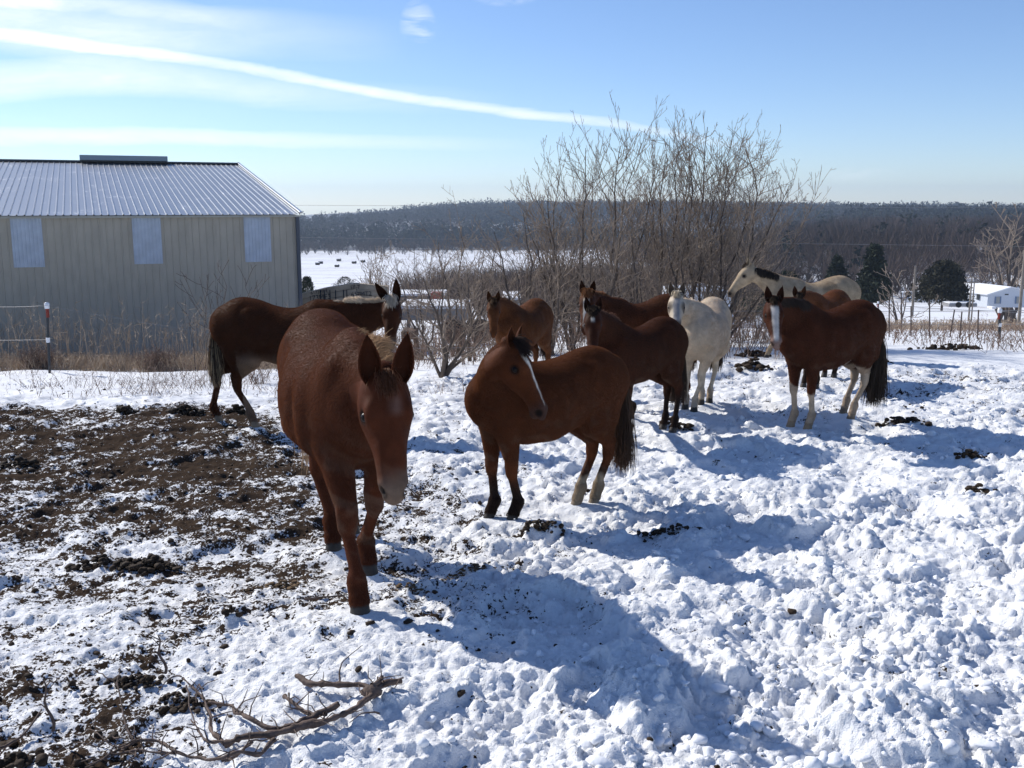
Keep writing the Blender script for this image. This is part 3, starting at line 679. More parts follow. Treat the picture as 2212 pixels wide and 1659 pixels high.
    mk('horse', 'white horse facing forward with dark muzzle, standing behind the dark bay', seed=7,
       pos=(2.57, 13.15), dir=(-.36, -.93), s=.96, neck=.82, eyer=2.0, feet={'fl': (1499, 891), 'fr': (1480, 885), 'hl': (1532, 871), 'hr': (1514, 874)}, poll=(1462, 630, 12.3), face=(-.10, -.70, -.70), hs=1.0, blaze=(.12, .75, .034, 0, .2), blazec=(.30, .28, .27),  # grey blaze here is no marking: shade of the face front painted into the coat
       coat=(.56, .47, .36), dark=(.05, .035, .03), muz=(.05, .04, .035), muzw=.9, muzt=.70, manec=(.6, .52, .42), mane=900, manel=.10, lockc=(.62, .55, .42), lock=400, lockl=.07, ear=.19, earin=(.10, .07, .05),
       points=.05, res=.0165, fur=55000, furrad=.0011, hairrad=1.8, tailc=(.03, .02, .015), nt=(.5, 0, .9), fat=1.05, earfur=600)
    mk('horse', 'buckskin horse in left profile with a black mane, tallest at the back of the herd', seed=8,
       pos=(5.72, 19.0), dir=(-.99, -.12), s=1.06, feet={'fl': (1655, 775, 19.4), 'fr': (1702, 772, 19.6)}, poll=(1612, 569, 19.0), face=(-.58, -.02, -.82), hs=1.06, coat=(.36, .28, .19), dark=(.02, .015, .012), muz=(.04, .03, .03),
       manec=(.018, .014, .012), mane=3000, manel=.19, manet=(.42, .98), maneside=1, manefall=.9, lock=60, lockl=.07, lockc=(.02, .015, .012), ear=.18, eartip=.9, earsplay=.12, res=.022, fur=18000, furrad=.002, hairrad=2.4, nt=(.85, 0, .42), sway=.035,
       patch=[((-.25, .25, 1.25), (.16, .3, .2), (.27, .20, .13))], neck=.95)
    mk('horse', 'bay horse with a white star, behind the brown and white horse', seed=9,
       pos=(5.02, 15.95), dir=(-.62, -.78), s=.95, feet={'fr': (1735, 838), 'fl': (1762, 840), 'hr': (1780, 815), 'hl': (1801, 816)}, poll=(1727, 634, 15.0), face=(-.03, -.45, -.88), hs=.98, coat=(.10, .035, .015), points=.4,
       blaze=(.16, .38, .030, 0, 0), lock=300, lockc=(.012, .01, .01), manec=(.02, .012, .01), mane=700, manel=.1, lockl=.08, ear=.19, res=.02, fur=18000, furrad=.002, hairrad=2, nt=(.6, 0, .8))
    mk('horse', 'brown paint horse with broad white blaze and white legs, right end of herd', seed=10,
       pos=(3.84, 11.95), dir=(-.85, -.53), s=.99, feet={'fl': (1745, 927), 'fr': (1708, 922), 'hl': (1838, 906), 'hr': (1822, 893)}, poll=(1673, 642, 11.05), face=(-.05, -.58, -.82), hs=.98, coat=(.054, .016, .008), fat=1.06, belly=.03,
       socks={'fr': .50, 'fl': .44, 'hr': .66, 'hl': .72}, blaze=(.20, .92, .019, 0, 1.1), blazec=(.56, .51, .46), sockc=(.36, .29, .22), muz=(.35, .24, .20), muzw=.6, manec=(.02, .014, .012), mane=1300, manel=.16, maneside=1, lock=220, lockl=.07, lockc=(.015, .012, .01),
       tailc=(.012, .010, .010), taill=1.1, tail=2600, ear=.195, res=.015, fur=80000, furrad=.0010, earfur=900, hairrad=1.5, nt=(.5, 0, .8), patch=[((-.80, -.12, 1.02), (.07, .10, .17), (.55, .5, .42)), ((-.45, -.10, .70), (.07, .2, .13), (.5, .45, .38))],
       palehoof=('fl', 'fr', 'hl', 'hr'))
herd()
HOOF_AT = [onground(*f)[:2] for a, k in HERD for f in k.get('feet', {}).values() if len(f) == 2]
# ------------------------------------------------------------------ snow-covered ground, one sheet
def dirt_amount(x, y):
    """bare trampled earth: broad patch on the left, traces elsewhere"""
    edge = -1.45 - .42 * (y - 9.2) + .8 * (fbm(x * .5, y * .5, 41, 3) - .5)
    core = sstep(edge + .9, edge - 1.1, x) * sstep(6.3, 8.2, y) * sstep(14.4, 13.0, y)
    fringe = sstep(1.2, -1.6, x) * sstep(4.2, 6.2, y) * sstep(13, 9, y) * .50
    nearl = sstep(-.9, -2.2, x) * sstep(7.2, 4.8, y) * .52
    rfar = sstep(3.6, 5.6, x) * sstep(12, 14.5, y) * sstep(19, 16.5, y) * .32
    mid = sstep(2.2, 4.4, x) * sstep(12.0, 14, y) * sstep(19, 16.5, y) * .22
    return np.clip(np.maximum.reduce([core * (.62 + .62 * fbm(x * .9, y * 1.8, 43, 3)), fringe, nearl, rfar, mid, .10 * sstep(1.5, -1, x)]), 0, 1) * sstep(20, 17, y)
def relief(x, y):
    """height of trampled snow above the smooth terrain"""
    wx = x + .22 * (fbm(x * 4, y * 4, 71, 4) - .5); wy = y + .22 * (fbm(x * 4 + 9, y * 4, 72, 4) - .5)
    wx2 = x + .075 * (fbm(x * 16, y * 16, 73, 3) - .5); wy2 = y + .075 * (fbm(x * 16, y * 16 + 5, 74, 3) - .5)
    big = sstep(-.9, 1.3, x + .10 * (y - 5)) * sstep(10.5, 7.2, y)
    tramp = sstep(19.5, 16.8, y + .8 * (fbm(x * .6, y * .6, 75, 2) - .5) + sstep(-1, -4, x) * 2.8)
    left = sstep(.2, -1.6, x + .12 * (y - 6))
    amp = (1 - .55 * left)
    h = .10 * (fbm(x * .9, y * .9, 11, 3) - .5)
    h = h + tramp * .035 * (fbm(x * 5, y * 5, 12, 3) - .5)
    pits = np.maximum(lumps(wx, wy, .55, 31, .5) * .8, lumps(wx2 + 3, wy2, .26, 32, .34)); h = h - tramp * pits * .36 * (.5 + .5 * amp)
    h = h + big * (lumps(wx, wy, .50, 21, .40) * .33 + lumps(wx + .2, wy + .1, .27, 22, .50) * .38)
    patch = sstep(.38, .60, fbm(x * 1.3, y * 1.3, 77, 2))
    h = h + tramp * amp * (.35 + .65 * patch) * (lumps(wx, wy, .16, 23, .50) * .42 + lumps(wx2, wy2, .085, 24, .55) * .44 + lumps(wx2 + .05, wy2, .048, 25, .6) * .55)
    h = h + tramp * (.012 * (fbm(x * 60, y * 60, 16, 2) - .5) + .030 * (fbm(x * 22, y * 22, 13, 3) - .5) + .045 * (.5 + .5 * amp) * (np.abs(fbm(x * 9, y * 9, 15, 4) - .5)) * -1.6)
    h = h + (1 - tramp) * .06 * (fbm(x * .8, y * 1.6, 14, 3) - .5) * sstep(400, 60, y)
    # low bank of pushed-up snow at the edge of the paddock, right
    h = h + .16 * np.exp(-((y - 17.4 - .03 * x) / .55) ** 2) * sstep(1.6, 2.6, x) * sstep(8.5, 5.5, x) * (.6 + .8 * fbm(x * 2, y * 2, 78, 2))
    return h - tramp * .03
def ground():
    Y = np.concatenate([np.linspace(-14, 2.6, 14), np.exp(np.arange(math.log(3.0), math.log(20.5), .0027)), np.geomspace(20.8, 3300, 210)])
    uf = np.arange(-.80, .8001, .0026)
    u = np.concatenate([-np.geomspace(1.5, .81, 24), uf, np.geomspace(.81, 1.5, 24)])
    Yg, Ug = np.meshgrid(Y, u, indexing='ij'); Xg = Ug * np.sqrt(Yg ** 2 + 1.0)
    Z0 = G0(Xg, Yg); rel = np.zeros_like(Z0)
    m = (Yg > -14) & (Yg < 420); rel[m] = relief(Xg[m], Yg[m])
    for hx, hy in HOOF_AT:
        d2 = (Xg - hx) ** 2 + (Yg - hy) ** 2; w = np.exp(-d2 / .022); rel = rel * (1 - w) + .018 * w
    Z = Z0 + rel
    dirt = dirt_amount(Xg, Yg)
    # stubble in the valley fields
    Z = np.where(Yg > 60, Z0 + .0, Z)
    n, mm = Yg.shape; I = np.arange(n * mm).reshape(n, mm)
    F = np.stack([I[:-1, :-1], I[:-1, 1:], I[1:, 1:], I[1:, :-1]], -1).reshape(-1, 4)
    hol = np.clip(.5 - (rel + .02) * 9, 0, 1)
    azg = Xg / np.maximum(Yg, 1); stub = np.where((Yg > 120) & (Yg < 830), .5, 0.0); stub = np.where((Yg >= 830) | ((Yg > 300) & (azg > .16)), 1.0, stub)
    C = np.stack([dirt, hol, stub], -1).reshape(-1, 3)
    o = mesh_np('ground', np.stack([Xg, Yg, Z], -1).reshape(-1, 3), F, snow_mat(), None, True, C, 'mask')
    return tag(o, kind='structure')
def snow_mat():
    m = bpy.data.materials.new('snow_and_earth'); m.use_nodes = True; nt = m.node_tree; b = nt.nodes['Principled BSDF']
    a = N(nt, 'ShaderNodeAttribute', attribute_name='mask'); sp = N(nt, 'ShaderNodeSeparateColor'); L(nt, a.outputs['Color'], sp.inputs[0])
    g = N(nt, 'ShaderNodeNewGeometry')
    def nz(scale, detail=5, rough=.55, sx=1, sy=1):
        mp = N(nt, 'ShaderNodeMapping'); mp.inputs['Scale'].default_value = (sx, sy, 1); L(nt, g.outputs['Position'], mp.inputs[0])
        n = N(nt, 'ShaderNodeTexNoise'); n.inputs['Scale'].default_value = scale; n.inputs['Detail'].default_value = detail; n.inputs['Roughness'].default_value = rough
        L(nt, mp.outputs[0], n.inputs[0]); return n.outputs[0]
    n1 = nz(2.4, 8, .68); n2 = nz(13, 6, .65); n3 = nz(60, 3)
    v = mth(nt, 'ADD', mth(nt, 'MULTIPLY', n1, .85), mth(nt, 'ADD', mth(nt, 'MULTIPLY', n2, .85), mth(nt, 'SUBTRACT', mth(nt, 'MULTIPLY', n3, .60), .65)))
    v = mth(nt, 'SUBTRACT', v, mth(nt, 'MULTIPLY', mth(nt, 'SUBTRACT', sp.outputs[1], .5), .10))
    # threshold rises with the amount of exposed earth
    thr = mth(nt, 'ADD', .270, mth(nt, 'MULTIPLY', sp.outputs[0], .350))
    df = mth(nt, 'MULTIPLY', mth(nt, 'SUBTRACT', thr, v), 55.0, clamp=True)
    snowc = mixc(nt, ramp(nt, nz(1.1, 4), [(.35, 0), (.7, 1)]), (.83, .84, .855), (.87, .875, .88))
    # faint trampled soiling
    soil = mth(nt, 'MULTIPLY', mth(nt, 'MULTIPLY', ramp(nt, nz(3.0, 6, .7), [(.52, 0), (.78, 1)]), .42), mth(nt, 'ADD', mth(nt, 'MULTIPLY', sp.outputs[0], 1.6), .12), clamp=True)
    snowc = mixc(nt, soil, snowc, (.42, .34, .26))
    earth = mixc(nt, n2, mixc(nt, ramp(nt, n3, [(.3, 0), (.7, 1)]), (.016, .011, .008), (.052, .036, .026)), (.082, .059, .043))
    # stubble rows and brush tint in far fields
    st = mth(nt, 'MULTIPLY', ramp(nt, nz(.05, 5, .6, 1, 3.2), [(.50, 0), (.56, 1)]), mth(nt, 'MULTIPLY', ramp(nt, nz(.9, 6, .8, 1, 3), [(.40, 1), (.56, 0)]), mth(nt, 'MULTIPLY', mth(nt, 'LESS_THAN', mth(nt, 'ABSOLUTE', mth(nt, 'SUBTRACT', sp.outputs[2], .5)), .25), 1.0)))
    snowc = mixc(nt, mth(nt, 'MULTIPLY', st, .85), snowc, (.23, .16, .12))
    wf = mth(nt, 'MULTIPLY', mth(nt, 'GREATER_THAN', sp.outputs[2], .75), ramp(nt, nz(.02, 7, .7), [(.36, .55), (.52, 1.0)]))
    snowc = mixc(nt, mth(nt, 'MULTIPLY', wf, .9), snowc, (.050, .042, .036))
    L(nt, mixc(nt, df, snowc, earth), b.inputs['Base Color'])
    b.inputs['Roughness'].default_value = .62; L(nt, mth(nt, 'MULTIPLY', mth(nt, 'SUBTRACT', 1.0, df), .26), b.inputs['Specular IOR Level'])
    b.inputs['Subsurface Weight'].default_value = 0.0; b.inputs['Subsurface Radius'].default_value = (.9, 1.0, 1.1); b.inputs['Subsurface Scale'].default_value = .008
    hgt = mth(nt, 'ADD', mth(nt, 'MULTIPLY', nz(45, 6, .65), .75), mth(nt, 'MULTIPLY', nz(140, 3), .30))
    hgt = mth(nt, 'SUBTRACT', hgt, mth(nt, 'MULTIPLY', df, .5))
    bp = N(nt, 'ShaderNodeBump'); bp.inputs['Strength'].default_value = .8; bp.inputs['Distance'].default_value = .024
    L(nt, hgt, bp.inputs['Height']); L(nt, bp.outputs[0], b.inputs['Normal'])
    return m
ground()
def topz(x, y): return float(G0(x, y) + relief(np.array([x * 1.0]), np.array([y * 1.0]))[0])
# ------------------------------------------------------------------ loose pieces
def ico():
    bm = bmesh.new(); bmesh.ops.create_icosphere(bm, subdivisions=2, radius=1); bm.verts.ensure_lookup_table()
    V = np.array([v.co[:] for v in bm.verts]); F = np.array([[v.index for v in f.verts] for f in bm.faces]); bm.free(); return V, F
ICV, ICF = ico()
def blobs(name, P, Rd, mat, parent=None, rough=.35, flat=.75, seed=0, colors=None, cut=None):
    """irregular chunks joined in one mesh. P (n,3), Rd (n,)"""
    r = np.random.RandomState(seed); n = len(P); k = len(ICV)
    V = np.tile(ICV[None], (n, 1, 1)); d = np.zeros((n, k))
    for j in range(5):
        ax = r.randn(n, 3); ax /= np.linalg.norm(ax, axis=1)[:, None]; dt = np.einsum('nkd,nd->nk', V, ax); c = .45 + .5 * r.rand(n, 1)
        over = np.clip(dt - c, 0, None); V = V - ax[:, None, :] * over[:, :, None] * .9
    V = V * (1 + rough * .35 * r.randn(n, k, 1) * .5); an = r.rand(n) * 6.28; sc = np.stack([.7 + .7 * r.rand(n), .7 + .6 * r.rand(n), flat * (.6 + .7 * r.rand(n))], 1)
    V = V * sc[:, None, :]; x = V[..., 0] * np.cos(an)[:, None] - V[..., 1] * np.sin(an)[:, None]; y = V[..., 0] * np.sin(an)[:, None] + V[..., 1] * np.cos(an)[:, None]
    V = np.stack([x, y, V[..., 2]], -1) * Rd[:, None, None] + P[:, None, :]
    F = (ICF[None] + (np.arange(n) * k)[:, None, None]).reshape(-1, 3)
    return mesh_np(name, V.reshape(-1, 3), F, mat, parent, True, None if colors is None else np.repeat(colors, k, 0))
M_SNOW = plain('snow_clod', (.82, .83, .85), .65, .25, bump=.006, bscale=60)
M_DUNG = plain('manure', (.040, .026, .016), .8, .2, bump=.01, bscale=45, var=.55, vscale=25)
M_STRAW = plain('soiled_straw', (.13, .085, .045), .8, .2, bump=.01, bscale=60, var=.5, vscale=30)
def clods():
    r = np.random.RandomState(5); pts = []; rd = []
    n = 8000; Y = 3.4 + 15 * r.rand(n) ** 1.9; u = -.6 + 1.2 * r.rand(n); X = u * Y
    keep = r.rand(n) < np.clip(.16 + .84 * sstep(-1.2, 1.6, X + .10 * (Y - 5)), 0, 1) * (1 - .6 * dirt_amount(X, Y))
    X, Y = X[keep], Y[keep]; rad = .006 + .028 * r.rand(len(X)) ** 3.6 + .022 * (r.rand(len(X)) < .03)
    rad *= .7 + .5 * sstep(-1, 1.5, X)
    rad = np.maximum(rad, .0011 * Y)
    Z = G0(X, Y) + relief(X, Y)
    P = np.stack([X, Y, Z + rad * .25], 1)
    tag(blobs('snow_clods', P, rad, M_SNOW, None, .35, .8, 3), kind='stuff', label='loose broken clods of snow lying over the trampled paddock')
clods()
def dung_pile(xd, yd, rx, ry, n, label, size=.035, mat=None, seed=0, name='manure_pile', flat=.75):
    n = int(n * 2.2); r = np.random.RandomState(seed + int(xd)); c = onground(xd, yd)
    root = empty(name, (float(c[0]), float(c[1]), topz(c[0], c[1])), 0, label, 'manure', 'manure piles on the snow')
    q = r.randn(n, 2) * .42; q = np.clip(q, -1.1, 1.1); n = n; px_, py_ = q[:, 0] * rx, q[:, 1] * ry
    dd = np.exp(-(q ** 2).sum(1) * 1.6); z = np.array([topz(c[0] + a, c[1] + b) for a, b in zip(px_, py_)]) - root.location.z + dd * size * 2.0 * r.rand(n)
    blobs('dropping', np.stack([px_, py_, z + size * .15], 1), size * (.25 + .75 * r.rand(n) ** 1.5), mat or M_DUNG, root, .4, flat, seed + 7)['kind'] = 'stuff'
for a in [(305, 1212, .26, .12, 80, 'large dark manure pile left of the walking mule', .036), (190, 1208, .16, .08, 26, 'loose spread of dark manure beside the largest pile at left', .034),
          (272, 882, .16, .10, 22, 'dark clump of manure at the back edge of the bare earth', .05), (396, 887, .26, .13, 45, 'dark manure heap near the hind legs of the chestnut mule', .05),
          (512, 886, .18, .08, 20, 'dark manure behind the hooves of the chestnut mule', .045),
          (1160, 1150, .28, .06, 50, 'long dark streak of manure in front of the bay pony', .026), (1432, 1146, .26, .05, 36, 'dark streak of manure in the shadow of the bay pony', .026),
          (1455, 916, .22, .10, 22, 'manure lying beside the hind hooves of the dark bay horse', .045), (1628, 768, .30, .18, 26, 'manure by the snow bank behind the white horse', .07), (1628, 802, .36, .2, 40, 'black manure heap left of the paint horse', .06),
          (1950, 908, .32, .10, 36, 'black manure strip right of the paint horse tail', .045), (2110, 1063, .14, .08, 22, 'brown manure clump alone on the churned snow at right', .032), (2098, 990, .16, .06, 18, 'manure at the end of the paint horse shadow', .034),
          (2052, 755, .8, .3, 36, 'scattered manure at the far right edge of the paddock', .075), (1905, 790, .3, .15, 16, 'small manure heap behind the paint horse tail', .05),
          (35, 1000, .25, .12, 22, 'dark clump of manure on bare earth at far left', .04), (20, 1640, .16, .08, 20, 'manure clump in the lower left corner', .03), (500, 1325, .05, .04, 5, 'few droppings below the left foreleg of the walking mule', .026)]:
    dung_pile(*a[:5], a[5], a[6])
dung_pile(600, 1252, .22, .07, 60, 'flat brown straw patch left of the mule front hooves', .022, M_STRAW, 3, 'straw_patch', .35)
dung_pile(1010, 1222, .24, .05, 50, 'flat brown straw patch right of the mule front hooves', .020, M_STRAW, 4, 'straw_patch', .35)
dung_pile(880, 1262, .20, .05, 40, 'thin straw patch in the shadow of the walking mule', .018, M_STRAW, 5, 'straw_patch', .35)
dung_pile(300, 1460, .20, .08, 44, 'brown clods among the twigs of the fallen branch', .022, M_DUNG, 6)
dung_pile(390, 1500, .18, .10, 40, 'brown clods behind the fallen branch', .022, M_DUNG, 8)
def crumbs():
    r = np.random.RandomState(11); n = 9000; Y = 3.6 + 14 * r.rand(n) ** 1.4; X = (-.58 + 1.16 * r.rand(n)) * Y
    keep = r.rand(n) < dirt_amount(X, Y) ** 1.3 * .62 + .006; X, Y = X[keep], Y[keep]
    rad = np.maximum(.007 + .022 * r.rand(len(X)) ** 3.0, .0010 * Y); Z = G0(X, Y) + relief(X, Y)
    tag(blobs('earth_crumbs', np.stack([X, Y, Z + rad * .2], 1), rad, M_DUNG, None, .4, .7, 12), kind='stuff', label='dark crumbs of earth and droppings scattered on the snow')
crumbs()
# ------------------------------------------------------------------ metal barn
def box(name, c, sz, mat, parent=None, rz=0.0):
    x, y, z = [q / 2 for q in sz]
    V = [(-x, -y, -z), (x, -y, -z), (x, y, -z), (-x, y, -z), (-x, -y, z), (x, -y, z), (x, y, z), (-x, y, z)]
    F = [[0, 3, 2, 1], [4, 5, 6, 7], [0, 1, 5, 4], [1, 2, 6, 5], [2, 3, 7, 6], [3, 0, 4, 7]]
    o = mesh_np(name, V, F, mat, parent, False); o.location = c; o.rotation_euler = (0, 0, rz)
    if min(sz) > .02:
        b = o.modifiers.new('b', 'BEVEL'); b.width = min(.012, min(sz) * .2); b.segments = 1
    return o
def tube(pts, rads, k=5, cap=True):
    pts = np.asarray(pts, float); n = len(pts); rads = np.broadcast_to(rads, (n,)); V = []; F = []
    t = np.gradient(pts, axis=0); t /= np.linalg.norm(t, axis=1)[:, None] + 1e-9
    ref = np.array([0, 0, 1.0]) if abs(t[0][2]) < .9 else np.array([1.0, 0, 0])
    a = np.cross(t, ref); a /= np.linalg.norm(a, axis=1)[:, None] + 1e-9; b = np.cross(t, a)
    th = np.arange(k) * 2 * math.pi / k
    V = pts[:, None, :] + rads[:, None, None] * (np.cos(th)[None, :, None] * a[:, None, :] + np.sin(th)[None, :, None] * b[:, None, :])
    for i in range(n - 1):
        for j in range(k): F.append([i * k + j, i * k + (j + 1) % k, (i + 1) * k + (j + 1) % k, (i + 1) * k + j])
    return V.reshape(-1, 3), np.array(F)
def join_tubes(lst):
    V = []; F = []; o = 0
    for v, f in lst: V.append(v); F.append(f + o); o += len(v)
    return np.concatenate(V), np.concatenate(F)
M_WALL = plain('tan_steel_siding', (.42, .375, .30), .5, .3, var=.09, vscale=1.2, bump=.002, bscale=3)
M_TRIM = plain('dark_steel_trim', (.07, .08, .10), .5, .4)
M_LIGHTP = plain('translucent_panel', (.44, .49, .56), .35, .5, var=.12, vscale=3)
M_FROST = None
def roof_mat():
    m = bpy.data.materials.new('galvanised_roof'); m.use_nodes = True; nt = m.node_tree; b = nt.nodes['Principled BSDF']
    tc = N(nt, 'ShaderNodeTexCoord'); no = N(nt, 'ShaderNodeTexNoise'); no.inputs['Scale'].default_value = 1.3; no.inputs['Detail'].default_value = 7
    g = N(nt, 'ShaderNodeNewGeometry'); L(nt, g.outputs['Position'], no.inputs[0])
    n2 = N(nt, 'ShaderNodeTexNoise'); n2.inputs['Scale'].default_value = 9; n2.inputs['Detail'].default_value = 8; n2.inputs['Roughness'].default_value = .75; L(nt, g.outputs['Position'], n2.inputs[0])
    fr = mth(nt, 'MULTIPLY', ramp(nt, no.outputs[0], [(.56, 0), (.66, 1)]), ramp(nt, n2.outputs[0], [(.54, 0), (.60, 1)]))
    L(nt, mixc(nt, fr, (.40, .41, .42), (.8, .82, .85)), b.inputs['Base Color'])
    L(nt, mth(nt, 'SUBTRACT', .9, mth(nt, 'MULTIPLY', fr, .9)), b.inputs['Metallic'])
    L(nt, mixc(nt, fr, (.40, .40, .40), (.8, .8, .8)), b.inputs['Roughness'])
    return m
M_ROOF = roof_mat()
def rib_strip(width, ribs, length, depth, ribw, axis_pts=2, minor=0):
    """corrugated sheet in x (width) by y (length); ribs stand out in +z"""
    xs = [(0.0, 0.0)]; sp = width / ribs
    for i in range(ribs):
        c = (i + .5) * sp
        xs += [(c - ribw * .9, 0), (c - ribw * .42, depth), (c + ribw * .42, depth), (c + ribw * .9, 0)]
    xs.append((width, 0.0)); V = []; F = []
    for j in range(axis_pts):
        y = length * j / (axis_pts - 1); V += [(x, y, z) for x, z in xs]
    n = len(xs)
    for j in range(axis_pts - 1):
        for i in range(n - 1): F.append([j * n + i, j * n + i + 1, (j + 1) * n + i + 1, (j + 1) * n + i])
    return V, F
def barn():
    TH = R(23.0); dx, dy = math.cos(TH), math.sin(TH)
    cx, cyy = -6.45, 30.2; zt = 2.27; zb = -2.9; W = 12.5; RISE = 1.88; LEN = 22.0
    # local: +x runs from the right front corner leftwards along the wall, +y to the back
    root = empty('metal_barn', (cx, cyy, 0), 0, 'long tan steel barn with a ribbed metal roof and three pale light panels', 'barn')
    ex = np.array([-dx, -dy, 0]); ey = np.array([-dy, dx, 0]); ez = np.array([0, 0, 1.])
    def M4(o, X, Y, Z):
        m = Matrix.Identity(4)
        for i in range(3): m[i][0] = X[i]; m[i][1] = Y[i]; m[i][2] = Z[i]; m[i][3] = o[i]
        return m
    pw = .768; n = int(LEN / pw); start = .02
    Vw, Fw = rib_strip(pw, 4, zt - zb, .020, .022); wm = mesh_np('wall_panel', Vw, Fw, M_WALL, root, False)
    first = True
    # sheets: x along the wall, y up, z out (towards -ey)
    for k in range(-1, n):
        x0 = start + k * pw
        o = wm if first else bpy.data.objects.new('wall_panel', wm.data)
        if not first: COL.objects.link(o); o.parent = root
        first = False
        o.matrix_local = M4(ex * (x0 + pw if False else x0) + ez * zb, ex, ez, -ey)
        if k == -1: o.matrix_local = M4(ex * 0.0 + ez * zb, ex * (start / pw), ez, -ey)
    Vp, Fp = rib_strip(pw, 8, 1.36, .012, .014)
    pm = None
    for k in (1, 5, 9):
        if pm is None: pm = mesh_np('light_panel', Vp, Fp, M_LIGHTP, root, False); o = pm
        else: o = bpy.data.objects.new('light_panel', pm.data); COL.objects.link(o); o.parent = root
        o.matrix_local = M4(ex * (start + k * pw) + ez * (zt - 1.38 + .01 * (k % 3)) - ey * .024, ex, ez, -ey)
    # roof
    sl = math.hypot(W, RISE); ys = (ey * W + ez * RISE) / sl; zn = np.cross(ex, ys); zn = zn if zn[2] > 0 else -zn
    Vr, Fr = rib_strip(pw, 4, sl + .12, .030, .022); rm = mesh_np('roof_panel', Vr, Fr, M_ROOF, root, False); first = True
    for k in range(-1, n):
        o = rm if first else bpy.data.objects.new('roof_panel', rm.data)
        if not first: COL.objects.link(o); o.parent = root
        first = False
        x0 = start + k * pw - .08
        if k == -1: o.matrix_local = M4(ex * -.10 - ys * .12 + ez * (zt + .03), ex * ((start + .02) / pw), ys, zn); continue
        o.matrix_local = M4(ex * x0 - ys * .12 + ez * (zt + .03), ex, ys, zn)
    bb = lambda x, y, z: tuple(ex * x + ey * y + ez * z)
    for y_, nm in ((.06, 'inner_lining'), (2 * W - .05, 'back_wall')):
        mesh_np(nm, [bb(.02, y_, zb), bb(LEN, y_, zb), bb(LEN, y_, zt - .02), bb(.02, y_, zt - .02)], [[0, 1, 2, 3]], M_WALL, root, False)
    # back slope, gable ends, ridge cap, trims
    p = lambda x, y, z: tuple(ex * x + ey * y + ez * z)
    mesh_np('back_roof', [p(-.1, W, zt + RISE), p(LEN, W, zt + RISE), p(LEN, 2 * W + .1, zt), p(-.1, 2 * W + .1, zt)], [[0, 1, 2, 3]], M_ROOF, root, False)
    for nm, x in (('gable_wall', .01), ('gable_wall', LEN)):
        mesh_np(nm, [p(x, .02, zb), p(x, 2 * W, zb), p(x, 2 * W, zt), p(x, W, zt + RISE), p(x, .02, zt)], [[0, 1, 2, 3, 4]], M_WALL, root, False)
    def bar(nm, a, b, w, h, mat):
        a = np.array(a); b = np.array(b); L_ = np.linalg.norm(b - a); d = (b - a) / L_
        s_ = np.cross(d, [0, 0, 1.]); s_ = unit(s_) if np.linalg.norm(s_) > .1 else ex; u_ = np.cross(s_, d)
        o = box(nm, (0, 0, 0), (L_, w, h), mat, root); o.matrix_local = M4((a + b) / 2, d, s_, u_); return o
    bar('ridge_cap', p(-.15, W, zt + RISE + .06), p(LEN, W, zt + RISE + .06), .5, .07, M_TRIM)
    bar('rake_trim', np.array(p(-.12, -.12, zt + .07)), np.array(p(-.12, W, zt + RISE + .09)), .10, .05, plain('bright_rake_trim', (.45, .47, .5), .35, .5, .7))
    bar('corner_trim', p(-.015, -.035, zb), p(-.015, -.035, zt - .01), .11, .11, M_TRIM)
    bar('eave_trim', p(-.1, -.10, zt - .035), p(LEN, -.10, zt - .035), .02, .05, plain('eave_trim_pale', (.42, .40, .34), .5))
    vent = bar('ridge_vent', p(2.65, W, zt + RISE + .19), p(5.85, W, zt + RISE + .19), .9, .20, plain('vent_cowl', (.33, .38, .42), .5, .4, .2))
    return root
barn()
